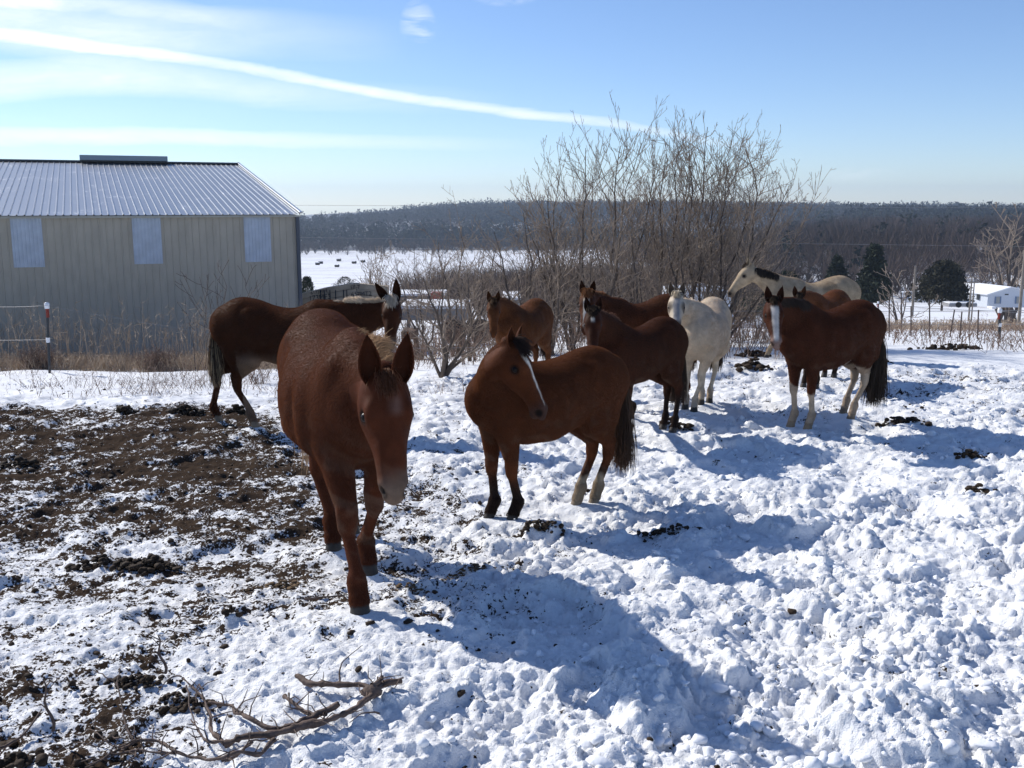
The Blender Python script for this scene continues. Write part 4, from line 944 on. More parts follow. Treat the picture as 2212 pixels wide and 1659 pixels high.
# ------------------------------------------------------------------ lumber, trailers and other yard things beyond the bushes
M_LUM = plain('weathered_lumber', (.42, .34, .25), .8, .2, var=.22, vscale=3, bump=.004, bscale=14)
M_INK = plain('black_marker', (.02, .02, .025), .7)
def text(body, size, loc, rot, parent, mat=M_INK):
    cu = bpy.data.curves.new('lettering', 'FONT'); cu.body = body; cu.size = size; cu.extrude = .002; cu.materials.append(mat)
    t = bpy.data.objects.new('lettering_source', cu); COL.objects.link(t); bpy.context.view_layer.update()
    me = bpy.data.meshes.new_from_object(t.evaluated_get(bpy.context.evaluated_depsgraph_get())); bpy.data.objects.remove(t)
    o = bpy.data.objects.new('lettering', me); COL.objects.link(o); o.parent = parent; o.location = loc; o.rotation_euler = rot; return o
def lumber():
    Y = 36.0; A = at(648, 634, Y); Bp = at(838, 612, Y); root = empty('lumber_stack', tuple(at(740, 700, Y)), R(4), 'stack of tan planks with black marker numbers beside the barn corner', 'lumber')
    o = np.array(root.location); w = Bp[0] - A[0]; x0 = A[0] - o[0]; ztop = lambda t: (A[2] - o[2]) + (Bp[2] - A[2] + .06) * math.sin(min(t * 1.18, 1.0) * math.pi / 2) - .16 * max(0, (t - .82) / .18) ** 2
    rows = 6; hh = .205; rnd = random.Random(3); me_cache = {}
    segs = [0, .30, .62, 1.0]
    for r_ in range(rows):
        for i in range(3):
            ta, tb = segs[i] + (r_ % 2) * .03, segs[i + 1] + (r_ % 2) * .03 * (i < 2); xa, xb = x0 + w * ta, x0 + w * min(tb, 1)
            za, zb_ = ztop(ta) - hh * r_, ztop(min(tb, 1)) - hh * r_; off = rnd.uniform(-.02, .02)
            L_ = math.hypot(xb - xa, zb_ - za) - .012; q = box('plank', ((xa + xb) / 2, off, (za + zb_) / 2 - hh / 2), (L_, .35, hh - .014), M_LUM, root); q.rotation_euler = (0, -math.atan2(zb_ - za, xb - xa), 0)
    fr = -.215; R90 = R(90)
    def tx(s_, sz, xd, yd, rot=0): 
        c = at(xd, yd, Y - .24) - o; text(s_, sz, (c[0], fr, c[2]), (R90, -rot, 0), root)
    tx('173MF3', .245, 667, 649, R(5)); tx('6173MF4', .16, 671, 636, R(8)); tx('EF-7', .19, 756, 625, R(3)); tx('617MT2', .22, 757, 641, R(3))
    for xd in (692, 700, 712, 724, 741, 748):
        c = at(xd, 636, Y - .24) - o; box('strap_mark', (c[0], fr - .004, c[2] - .05), (.035, .012, .42), M_INK, root)
    b = box('snowy_rail', (x0 + .9, -.45, ztop(.1) - .95), (1.9, .14, .09), plain('rail_snow', (.75, .76, .78), .7), root); b.rotation_euler = (0, R(6), 0)
lumber()
M_GREY = plain('grey_painted_steel', (.20, .20, .20), .6, .3, var=.15); M_RED = plain('faded_red_paint', (.30, .07, .06), .6, .3, var=.2); M_WHITE = plain('white_siding', (.58, .62, .68), .55, .3, var=.05)
M_GLASSD = plain('dark_window', (.03, .035, .04), .15, .5); M_SN = plain('roof_snow', (.82, .83, .85), .7, var=.03, bump=.02, bscale=2); M_RUBBER = plain('tyre_rubber', (.02, .02, .02), .85, .2)
def wheel(parent, x, y, z, r, w=.2):
    v, f = tube([(x, y - w / 2, z), (x, y + w / 2, z)], r, 16); n = len(v); f = f.tolist() + [list(range(16)), list(range(31, 15, -1))]
    mesh_np('wheel', v, f, M_RUBBER, parent, False)
def yard():
    def beam(name, label, cat, xa, xb, yt, yb, Y, dep, mat, snow=True, rz=0, wheels=()):
        a = at(xa, yt, Y); b = at(xb, yb, Y); root = empty(name, ((a[0] + b[0]) / 2, Y, b[2]), R(rz), label, cat); w = b[0] - a[0]; h = a[2] - b[2]
        box('deck', (0, dep / 2, h / 2), (w, dep, h), mat, root)
        if snow: box('snow_cover', (0, dep / 2, h + .05), (w * .99, dep * .98, .10), M_SN, root)
        for x in wheels: wheel(root, x, .05, -.35, .38)
        for x in (-.42, .42): box('leg', (x * w, dep / 2, -.45), (.12, .12, .9), mat, root)
        return root
    beam('flatbed_trailer', 'long grey flatbed trailer under snow behind the left bush', 'trailer', 862, 1010, 668, 692, 31, 2.3, M_GREY, wheels=(.6, 1.5))
    beam('flatbed_trailer', 'dark flatbed trailer behind the grey one, mostly hidden by twigs', 'trailer', 842, 960, 640, 650, 42, 2.2, M_TRIM, wheels=(-.6,))
    beam('crate', 'red crate seen through the twigs of the left bush', 'crate', 930, 953, 633, 645, 41, .8, M_RED, False)
    beam('feed_bunk', 'low brown feed bunk beside the far mule head', 'feed bunk', 866, 898, 716, 734, 24, .8, plain('brown_boards', (.10, .065, .05), .8, .2, var=.3), False)
    beam('flatbed_trailer', 'snow covered trailer bed between the bushes near the small bay horse', 'trailer', 1085, 1125, 648, 662, 44, 3.5, M_GREY)
    # camper
    Y = 50.0; a = at(1440, 623, Y); b = at(1586, 727, Y); root = empty('camper', ((a[0] + b[0]) / 2, Y, b[2]), R(-4), 'white camper with two dark windows half hidden behind bare branches', 'camper')
    w = b[0] - a[0]; h = a[2] - b[2]; V = []
    pr = [(-w / 2, .35), (w / 2 - .25, .35), (w / 2, .8), (w / 2 - .05, h * .45), (w / 2 - .38, h - .12), (w / 2 - .55, h), (-w / 2, h)]
    n = len(pr); V = [(x, 0, z) for x, z in pr] + [(x, 2.3, z) for x, z in pr]
    F = [list(range(n)), list(range(2 * n - 1, n - 1, -1))] + [[i, i + n, (i + 1) % n + n, (i + 1) % n] for i in range(n)]
    mesh_np('body', V, F, M_WHITE, root, False)
    for xd in (1521, 1540):
        c = at(xd + 8, 640, Y) - np.array(root.location); box('window', (c[0], -.02, c[2]), (.40, .05, .42), M_GLASSD, root)
    for x in (-.6, .3): wheel(root, x, .1, .34, .36)
    box('roof_vent', (0, 1.1, h + .08), (.5, .5, .16), M_WHITE, root)
    # house
    Y = 150.0; base = at(2132, 664, Y); root = empty('house', (base[0], Y, base[2]), R(0), 'small white house with snow on its gable roof and blue shutters', 'house')
    k = Y / FPX; w = 118 * k; he = 29 * k; hr = 43 * k; D = 11.0; xs0, xs1 = 0, w; xm = 47 * k
    sh = -2.6                                     # side wall recedes to the left
    P3 = lambda x, y, z: (x + sh * y / D, y, z)
    mesh_np('wall', [P3(0, 0, 0), P3(w, 0, 0), P3(w, 0, he), P3(xm, 0, hr), P3(0, 0, he)], [[0, 1, 2, 3, 4]], M_WHITE, root, False)
    mesh_np('side_wall', [P3(0, 0, 0), P3(0, 0, he), P3(0, D, he), P3(0, D, 0)], [[0, 1, 2, 3]], M_WHITE, root, False)
    for nm, q in (('roof_slope', [P3(-.3, -.25, he - .1), P3(-.3, D, he - .1), P3(xm, D, hr + .08), P3(xm, -.25, hr + .08)]), ('roof_slope', [P3(w + .3, -.25, he - .1), P3(xm, -.25, hr + .08), P3(xm, D, hr + .08), P3(w + .3, D, he - .1)])):
        o = mesh_np(nm, q, [[0, 1, 2, 3]], M_SN, root, False); s_ = o.modifiers.new('s', 'SOLIDIFY'); s_.thickness = .14; s_.offset = 0
    MB = plain('blue_shutter', (.16, .23, .36), .6)
    for xd, in ((2149 - 2127,), (2193 - 2127,)):
        wx = xd * k; win = box('window', (wx, -.03, 11.5 * k + .3), (8 * k, .06, 15 * k), plain('curtained_glass', (.30, .31, .30), .3, .5), root)
        for sx in (-1, 1): box('shutter', (wx + sx * 5.7 * k, -.05, 11.5 * k + .3), (2.6 * k, .06, 15.6 * k), MB, root)
        box('sill', (0, -.04, -8.2 * k), (9.5 * k, .10, .10), M_WHITE, win)
    box('gable_vent', (40 * k, -.03, 28 * k), (8 * k, .05, .18), M_GLASSD, root)
    for yy in (2.2, 6.5): box('window', (sh * yy / D - .02, yy, 1.5), (.08, 1.1, 1.1), M_GLASSD, root)
    box('front_step', (2 * k, -1.2, .12), (9 * k, 1.6, .3), M_SN, root)
    # white tank trailer and low shed
    Y = 150.0; c = at(1967, 641, Y); root = empty('stock_trailer', tuple(c), 0, 'rounded white stock trailer left of the round cedar tree', 'trailer'); k = Y / FPX
    v, f = tube([(-20 * k, 0, 6 * k), (-19 * k, 0, 6 * k), (14 * k, 0, 6 * k), (20 * k, 0, 5 * k)], [4 * k, 6 * k, 6 * k, 4 * k], 12); mesh_np('tank', v, f.tolist() + [list(range(12)), list(range(47, 35, -1))], M_WHITE, root, True)
    for x in (-8, 8): wheel(root, x * k, -5.5 * k, .4, .45)
    box('front_panel', (22 * k, 0, 5 * k), (2 * k, 8 * k, 12 * k), M_WHITE, root)
    Y = 140.0; c = at(2072, 662, Y); k = Y / FPX; root = empty('trailer_bed', tuple(c), 0, 'low grey trailer bed with snow on top left of the white house', 'trailer')
    box('bed', (0, 0, 4.5 * k), (60 * k, 2.4, 7 * k), plain('grey_bed', (.25, .25, .26), .7), root); box('snow_cover', (0, 0, 9 * k), (58 * k, 2.3, 1.6 * k), M_SN, root); wheel(root, -10 * k, -1.2, .35, .4); wheel(root, 12 * k, -1.2, .35, .4)
yard()
def bales():
    root0 = None
    spots = [(686, 571), (693, 568.3), (732, 562.8), (728, 575.5), (765, 568), (784, 565.5)]
    lab = ['leftmost round hay bale in the snowy field', 'round hay bale just right of the leftmost bale in the field', 'farthest round hay bale in the snowy field', 'nearest round hay bale in the snowy field', 'round hay bale second from the right in the field', 'rightmost round hay bale in the snowy field']
    mh = plain('old_hay', (.055, .042, .028), .9, .1, var=.4, vscale=2, bump=.05, bscale=6)
    for (x, y), lb in zip(spots, lab):
        c = onground(x, y + 1.5); k = c[1] / FPX; r_ = 3.1 * k
        root = empty('hay_bale', tuple(c), R(20 * math.sin(x)), lb, 'hay bale', 'round hay bales in the valley field')
        v, f = tube([(-4.6 * k, 0, r_ * .95), (-4.3 * k, 0, r_ * .95), (4.3 * k, 0, r_ * .95), (4.6 * k, 0, r_ * .95)], [r_ * .85, r_, r_, r_ * .85], 16)
        mesh_np('bale', v, f.tolist() + [list(range(16)), list(range(63, 47, -1))], mh, root, True)
        v, f = tube([(-4.2 * k, 0, r_ * 1.05), (4.2 * k, 0, r_ * 1.05)], [r_ * .96] * 2, 10); v[:, 2] = np.maximum(v[:, 2], r_ * 1.55); mesh_np('snow_cap', v, f, M_SN, root, True)
bales()
# ------------------------------------------------------------------ poles, fences, wires
M_POST = plain('fence_post_green_black', (.035, .04, .045), .6, .3, var=.2); M_CAP = plain('white_plastic', (.75, .76, .78), .4, .4); M_REDP = plain('red_band', (.20, .03, .02), .6)
M_WIRE = plain('fence_wire', (.24, .24, .25), .5, .4, .3); M_POLE = plain('weathered_pole', (.22, .19, .16), .8, .2, var=.2, vscale=3); M_STAKE = plain('thin_rusty_post', (.07, .05, .045), .7)
def wire(pts, r, parent, sag=.0):
    P = []
    for a, b in zip(pts[:-1], pts[1:]):
        for t in np.linspace(0, 1, 10)[:-1] if b is not pts[-1] else np.linspace(0, 1, 10): P.append(np.array(a) * (1 - t) + np.array(b) * t - np.array([0, 0, sag * 4 * t * (1 - t)]))
    v, f = tube(P, r, 4); return mesh_np('wire', v, f, M_WIRE, parent, True)
def fence(label, posts, wires, capped=True):
    root = empty('wire_fence', (0, 0, 0), 0, label, 'fence')
    tops = []
    for (xt, yt, xb, yb, style) in posts:
        b = onground(xb, yb); t = at(xt, yt, b[1]); h = t[2] - b[2]; r_ = (.026 if b[1] < 25 else .040) * (1 if style else .5)
        b2 = b - [0, 0, .3]
        lo = t - (t - b2) * .0
        v, f = tube([b2, t - [0, 0, .02]], [r_, r_], 6); p = mesh_np('post', v, f, M_POST if style else M_STAKE, root, True)
        if style:
            s = (r_ / .026) ** .4; v, f = tube([t - [0, 0, .10], t - [0, 0, .04], t + [0, 0, .01], t + [0, 0, .03]], [.045 * s, .050 * s, .050 * s, .02 * s], 10); c = mesh_np('insulator_cap', v, f, M_CAP, p, True)
            v, f = tube([t - [0, 0, .28], t - [0, 0, .10]], [max(.034 * s, r_ * 1.04)] * 2, 8); mesh_np('red_band', v, f, M_REDP, p, True)
            q = b + (t - b) * .48; v, f = tube([q - [0, .0, .05], q + [0, 0, .05]], [.04 * s] * 2, 8); mesh_np('insulator', v, f, M_CAP, p, True)
    for w in wires:
        pts = [at(x, y, Y) for x, y, Y in w[1]]; wire(pts, w[0], root, w[2] if len(w) > 2 else 0)
    return root
fence('white wire fence with a white capped post in front of the barn weeds', [(101, 656, 106, 806, 1), (1580, 668, 1582, 724, 0)],
      [(.0026, [(-60, 661, 16.8), (101, 660, 16.0), (478, 722, 17.5), (905, 752, 18.5), (1290, 742, 19.5)], .02), (.0026, [(-60, 736, 16.8), (101, 734, 16.0)], 0),
       (.0026, [(905, 823, 15.4), (1000, 828, 15.4)], 0), (.004, [(1290, 742, 19.5), (1580, 672, 24), (1900, 665, 32)], .03), (.004, [(1560, 700, 24), (1700, 702, 26)], 0)])
fence('wire fence with white capped posts across the far right of the paddock', [(1897, 652, 1899, 716, 1), (2160, 668, 2160, 733, 1), (1921, 640, 1922, 728, 0), (1948, 655, 1949, 720, 0), (2008, 645, 2010, 728, 0), (2062, 668, 2050, 728, 0), (2078, 672, 2073, 730, 0), (2114, 668, 2112, 731, 0), (1968, 660, 1969, 724, 0)],
      [(.008, [(1850, 690, 38), (1897, 656, 38), (2160, 672, 37), (2260, 674, 37)], .05), (.008, [(1860, 700, 38), (2260, 700, 37)], .02), (.010, [(1860, 672, 38), (2260, 670, 37)], .02)])
def pole(xd, yt, yb, Y, r_, label, arms=False):
    b = at(xd, yb, Y); t = at(xd, yt, Y); root = empty('utility_pole', tuple(b), 0, label, 'pole'); h = t[2] - b[2]
    v, f = tube([(0, 0, -1.5), (0, 0, h * .5), (0, 0, h)], [r_, r_ * .85, r_ * .7], 8); mesh_np('pole_shaft', v, f, M_POLE, root, True)
    if arms: box('cross_arm', (0, 0, h - .6), (1.8, .12, .14), M_POLE, root)
    return root, t
pole(1972, 575, 657, 120, .17, 'plain pole standing left of the round cedar tree')
pole(2203, 526, 668, 85, .15, 'tall pale pole at the right edge in front of the house')
_, tp = pole(2094, 600, 668, 125, .12, 'thin dark pole between the round cedar and the house', True)
pole(2100, 608, 668, 126, .10, 'second thin pole just left of the white house')
def powerline():
    root = empty('power_line', (0, 0, 0), 0, 'thin power wires crossing low above the hills', 'power line')
    for ya, yb, yc in ((443, 446, 449), (512, 520, 533)): wire([at(560, ya, 150), at(1250, yb, 150), at(2260, yc, 150)], .018, root, 0)
powerline()
# ------------------------------------------------------------------ bare trees
def bark(name, col, col2):
    m = plain(name, col, .75, .25, bump=.01, bscale=40, var=.35, vscale=6); return m
M_BARK = bark('grey_brown_bark', (.25, .195, .15), 0); M_BARKD = bark('dark_bark', (.10, .078, .064), 0); M_TWIG = bark('pale_twig_bark', (.20, .155, .125), 0)
def perp(d, r):
    a = np.cross(d, r.randn(3)); return a / (np.linalg.norm(a) + 1e-9)
def grow(stems, r, levels, dens, rmin, up=.35, lenf=.55, ang=(.5, 1.0), trunkr=.5):
    """stems: list of (points, r0). returns tube lists: trunk limbs and twigs"""
    limbs, twigs = [], []
    cur = [(np.array(p, float), r0, 0) for p, r0 in stems]
    while cur:
        pts, r0, lv = cur.pop()
        L_ = np.linalg.norm(np.diff(pts, axis=0), axis=1).sum(); n = len(pts); rr = np.maximum(r0 * (.16 + .84 * (1 - np.linspace(0, 1, n)) ** 1.2), rmin * .8)
        k = 6 if r0 > .03 else (4 if r0 > .012 else 3)
        (limbs if lv == 0 else twigs).append(tube(pts, rr, k))
        if lv >= levels: continue
        nb = max(2, int(L_ * dens[lv] * (.8 + .4 * r.rand())))
        for i in range(nb):
            t = (.18 if lv == 0 else .08) + (.96 - (.18 if lv == 0 else .08)) * (i + r.rand()) / nb; f = t * (n - 1); a = int(min(f, n - 2)); p = pts[a] + (pts[a + 1] - pts[a]) * (f - a)
            d = unit(pts[a + 1] - pts[a]); q = perp(d, r); th = ang[0] + (ang[1] - ang[0]) * r.rand(); d1 = unit(d * math.cos(th) + q * math.sin(th))
            ln = L_ * lenf * (1 - .55 * t) * (.45 + .75 * r.rand()); m = max(4, int(5 - lv)); P = [p]; dd = d1
            for j in range(m):
                dd = unit(dd + np.array([0, 0, up * (.35 + .3 * lv)]) * .55 + r.randn(3) * .13); P.append(P[-1] + dd * ln / m)
            cur.append((np.array(P), max(r0 * (.42 - .22 * t), rmin), lv + 1))
    return limbs, twigs
def stem_line(a, b, r, wob=.12, n=9, curve=None):
    a, b = np.array(a), np.array(b); t = np.linspace(0, 1, n)[:, None]; L_ = np.linalg.norm(b - a); P = a + (b - a) * t
    w = np.cumsum(r.randn(n, 3), 0) * L_ * wob * .12; w -= w[0]; w = w - t * w[-1] * .6; P = P + w * [1, 1, .3]
    if curve is not None: P = P + np.array(curve) * np.sin(t * math.pi)
    return P
def tree(name, label, cat, stems, seed, levels, dens, rmin, grp, mats=(None, None), **kw):
    r = np.random.RandomState(seed); base = np.array(stems[0][0][0]); root = empty(name, tuple(base), 0, label, cat, grp)
    st = [(p - base, r0) for p, r0 in stems]; limbs, twigs = grow(st, r, levels, dens, rmin, **kw)
    v, f = join_tubes(limbs); mesh_np('trunk', v, f, mats[0] or M_BARKD, root, True)
    v, f = join_tubes(twigs); mesh_np('crown', v, f, mats[1] or M_BARK, root, True)
    return root
def px_tree(name, label, cat, base, tops, r0, seed, levels=3, dens=(3.2, 3.6, 3.0), rmin=.007, grp=None, wob=.12, dy=1.5, **kw):
    """base (xd, yd, Y); tops: list of (xd, yd) reached by stems"""
    r = np.random.RandomState(seed); b = at(*base); gz = float(G0(b[0], b[1])); b[2] = min(b[2], gz) - .05; st = []
    for i, (x, y) in enumerate(tops):
        t = at(x, y, base[2] + r.uniform(-dy, dy)); off = np.array([r.randn() * r0 * 1.2, r.randn() * r0 * 1.2, 0]); P = stem_line(b + off, t, r, wob, 10, (r.randn() * .12, r.randn() * .15, 0))
        st.append((P, r0 * (1.0 if i == 0 else .6 + .3 * r.rand())))
    return tree(name, label, cat, st, seed, levels, dens, rmin, grp, **kw)
GT = 'bare trees beyond the fence in the middle'
D3 = (4.4, 4.6, 2.8)
px_tree('bare_tree', 'bare tree at the left end of the tall clump', 'tree', (1236, 736, 22), [(1180, 400), (1262, 320), (1130, 470), (1225, 370), (1150, 420)], .050, 21, 3, D3, .0050, GT, up=.5)
px_tree('bare_tree', 'tall bare tree behind the white blazed chestnut, fan of shoots on top', 'tree', (1340, 735, 23), [(1345, 320), (1290, 380), (1420, 350), (1385, 310)], .052, 22, 3, D3, .0052, GT, up=.5)
px_tree('bare_tree', 'bare tree in the middle of the tall clump', 'tree', (1440, 735, 24), [(1440, 330), (1500, 360), (1395, 380), (1465, 310)], .048, 23, 3, D3, .0052, GT, up=.5)
px_tree('bare_tree', 'tallest bare tree, its upright shoots highest in the clump', 'tree', (1500, 735, 23), [(1520, 275), (1560, 330), (1470, 305), (1600, 330)], .052, 24, 3, D3, .0052, GT, up=.5)
px_tree('bare_tree', 'bare tree leaning right with long low branches against the sky', 'tree', (1545, 735, 22.5), [(1640, 370), (1700, 400), (1590, 350), (1750, 445), (1625, 320), (1665, 440)], .050, 25, 3, D3, .0052, GT, up=.35)
GB = 'bare shrubs beyond the fence'
DB = (4.6, 4.2, 3.4)
for lab, b, tops, r0, sd in [
    ('dark shrub with a stout short trunk left of the bay pony', (962, 778, 17.6), [(925, 600), (962, 560), (1010, 590), (900, 660), (1045, 650), (985, 640), (1060, 700)], .050, 31),
    ('bushy bare shrub behind the far mule ears', (905, 715, 24), [(860, 560), (900, 530), (950, 550), (880, 600), (840, 610)], .04, 32),
    ('bare shrub rising above the grey trailer', (990, 720, 24), [(950, 520), (1000, 500), (1040, 540), (1075, 520)], .05, 33),
    ('small bare tree left of the far trailer', (800, 640, 60), [(800, 552), (822, 560), (783, 575), (840, 575)], .07, 34),
    ('bare shrub left of the small bay horse', (1020, 745, 21), [(1000, 600), (1040, 560), (1075, 600), (975, 640)], .045, 35),
    ('dense bare shrub behind the small bay horse', (1120, 745, 21), [(1080, 500), (1130, 460), (1170, 520), (1105, 560), (1060, 590)], .05, 36),
    ('dense bare shrub right of the small bay horse', (1195, 745, 20.5), [(1160, 520), (1210, 480), (1240, 540), (1180, 600)], .05, 37),
    ('tangled bare shrub behind the chestnut horse', (1290, 735, 21.5), [(1255, 500), (1310, 470), (1350, 520), (1240, 580), (1330, 590)], .05, 38),
    ('tangled bare shrub above the chestnut back', (1395, 735, 22), [(1360, 500), (1410, 480), (1450, 530), (1380, 580)], .05, 39),
    ('tangled bare shrub behind the white horse head', (1475, 735, 23), [(1440, 520), (1490, 490), (1540, 540), (1560, 600), (1420, 600)], .05, 40),
    ('bare shrub in front of the white camper', (1560, 728, 26), [(1560, 520), (1600, 500), (1650, 540), (1680, 580), (1620, 600)], .05, 41),
    ('low thin shrub right of the white camper', (1640, 722, 28), [(1620, 620), (1660, 590), (1700, 600)], .03, 42)]:
    px_tree('bare_shrub', lab, 'shrub', b, tops, r0, sd, 3, DB if b[2] < 30 else (2.2, 2, 1.6), .0046 if b[2] < 30 else .014, GB, mats=(M_BARKD, M_BARK), up=.25, lenf=.6, ang=(.4, 1.15))
for i_, (x_, y_, Y_) in enumerate([(1245, 735, 26), (1430, 735, 27), (1520, 732, 27)]):
    px_tree('bare_shrub', ['twiggy thicket shrub between the small bay and the chestnut', 'twiggy thicket shrub left of the white horse ears', 'twiggy thicket shrub right of the white horse ears'][i_], 'shrub', (x_, y_, Y_), [(x_ - 45, 560), (x_ - 10, 520), (x_ + 35, 545), (x_ + 65, 600), (x_ - 75, 610), (x_ + 5, 600)], .035, 80 + i_, 3, DB, .0052, GB, mats=(M_BARKD, M_BARK), up=.2, lenf=.6, ang=(.4, 1.15))
for lab, b, tops, r0, sd in [('leafless stalky bush against the barn wall', (500, 748, 20), [(470, 610), (500, 560), (530, 600), (455, 640), (545, 620)], .016, 51),
                             ('thin leafless stems at the left of the barn bush', (420, 745, 20.5), [(400, 640), (430, 600), (445, 650)], .012, 52)]:
    px_tree('bare_shrub', lab, 'shrub', b, tops, r0, sd, 2, (2.4, 2.4), .0055, 'thin bushes by the barn', mats=(M_BARKD, M_BARKD), up=.3)
px_tree('bare_tree', 'big bare tree with a dark trunk beside the white house', 'tree', (2178, 655, 175), [(2178, 520), (2130, 540), (2225, 510), (2200, 480), (2140, 500), (2245, 560)], .55, 61, 3, (.42, .5, .6), .07, 'bare trees near the house', up=.3, lenf=.7, ang=(.5, 1.2))
px_tree('bare_tree', 'small bare tree in front of the round cedar pole', 'tree', (1945, 660, 115), [(1940, 600), (1965, 610), (1915, 615), (1930, 590)], .16, 62, 3, (.8, .8, .8), .04, 'bare trees near the house', up=.3, lenf=.7)
# ------------------------------------------------------------------ evergreens
M_CEDAR = plain('cedar_foliage', (.032, .040, .026), .8, .15, var=.5, vscale=.6, coord='Object')
M_CEDARB = plain('brownish_cedar', (.042, .040, .026), .8, .15, var=.5, vscale=.6, coord='Object')
def tufts(P, size, r, k=3, droop=.2):
    """random leaf-like triangles around points"""
    n = len(P); a = r.randn(n, k, 3); a /= np.linalg.norm(a, axis=2)[..., None]; b = r.randn(n, k, 3) * .45; s = (size * (.5 + r.rand(n)))[:, None, None]
    p0 = P[:, None, :] + b * s * .8; p1 = p0 + a * s; c = np.cross(a, r.randn(n, k, 3)); p2 = p0 + a * s * .4 + c * s * .42
    V = np.stack([p0, p1, p2], 2).reshape(-1, 3); F = np.arange(len(V)).reshape(-1, 3); return V, F
def cedar(label, xd, yb, yt, wd, Y, seed, mat=None, n=1500, shape=1.0, grp='cedars beyond the paddock'):
    r = np.random.RandomState(seed); b = at(xd, yb, Y); t = at(xd, yt, Y); H_ = t[2] - b[2]; Wr = wd * Y / FPX / 2; root = empty('cedar_tree', tuple(b), 0, label, 'tree', grp)
    v, f = tube([(0, 0, -1), (0, 0, H_ * .5), (0, 0, H_ * .9)], [H_ * .03, H_ * .02, H_ * .005], 6); mesh_np('trunk', v, f, M_BARKD, root, True)
    z = r.rand(n) ** .9; prof = (1 - z) ** .75 * (.55 + .45 * np.minimum(z * 7, 1)) if shape < 1.5 else np.sqrt(np.clip(1 - (z * 1.05 - .25) ** 2 / .75, 0.02, 1)) * (1 - z * .35)
    lob = 1 + .28 * np.sin(r.rand(n) * 0 + z * 17) ; th = r.rand(n) * 6.283; lobes = .80 + .30 * vnoise(np.cos(th) * 2 + 5, z * 6 + np.sin(th) * 2, seed); rad = Wr * prof * lobes * (.55 + .5 * r.rand(n) ** .5)
    P = np.stack([np.cos(th) * rad, np.sin(th) * rad, (.10 + .90 * z) * H_], 1); P[:, :2] *= 1 + .18 * r.randn(n, 1); P[:, 2] -= .10 * np.hypot(P[:, 0], P[:, 1]) * r.rand(n); V, F = tufts(P, np.full(n, H_ * .062), r, 6); mesh_np('crown', V, F, mat or M_CEDAR, root, False)
cedar('broad round dark cedar tree left of the white house', 2035, 656, 567, 104, 145, 71, M_CEDARB, 2600, 2.0)
cedar('tall pointed cedar tree behind the buckskin rump', 1882, 662, 537, 74, 135, 72, None, 2200)
cedar('shorter cedar tree right above the buckskin back', 1804, 650, 558, 62, 140, 73, None, 1600)
cedar('dark low cedar behind the buckskin neck', 1700, 668, 590, 60, 90, 74, None, 1400, 2.0)
cedar('small cedar between the camper and the paint horse', 1632, 676, 628, 70, 70, 75, None, 1200, 2.0)
cedar('tiny cedar beside the barn corner', 664, 640, 598, 34, 70, 76, None, 700, 2.0)
cedar('small pale shrub above the lumber stack', 745, 618, 598, 46, 90, 77, M_CEDARB, 600, 2.0)
cedar('lone small cedar on the wooded slope above the round cedar', 1905 + 40, 560, 530, 34, 330, 78, None, 500)
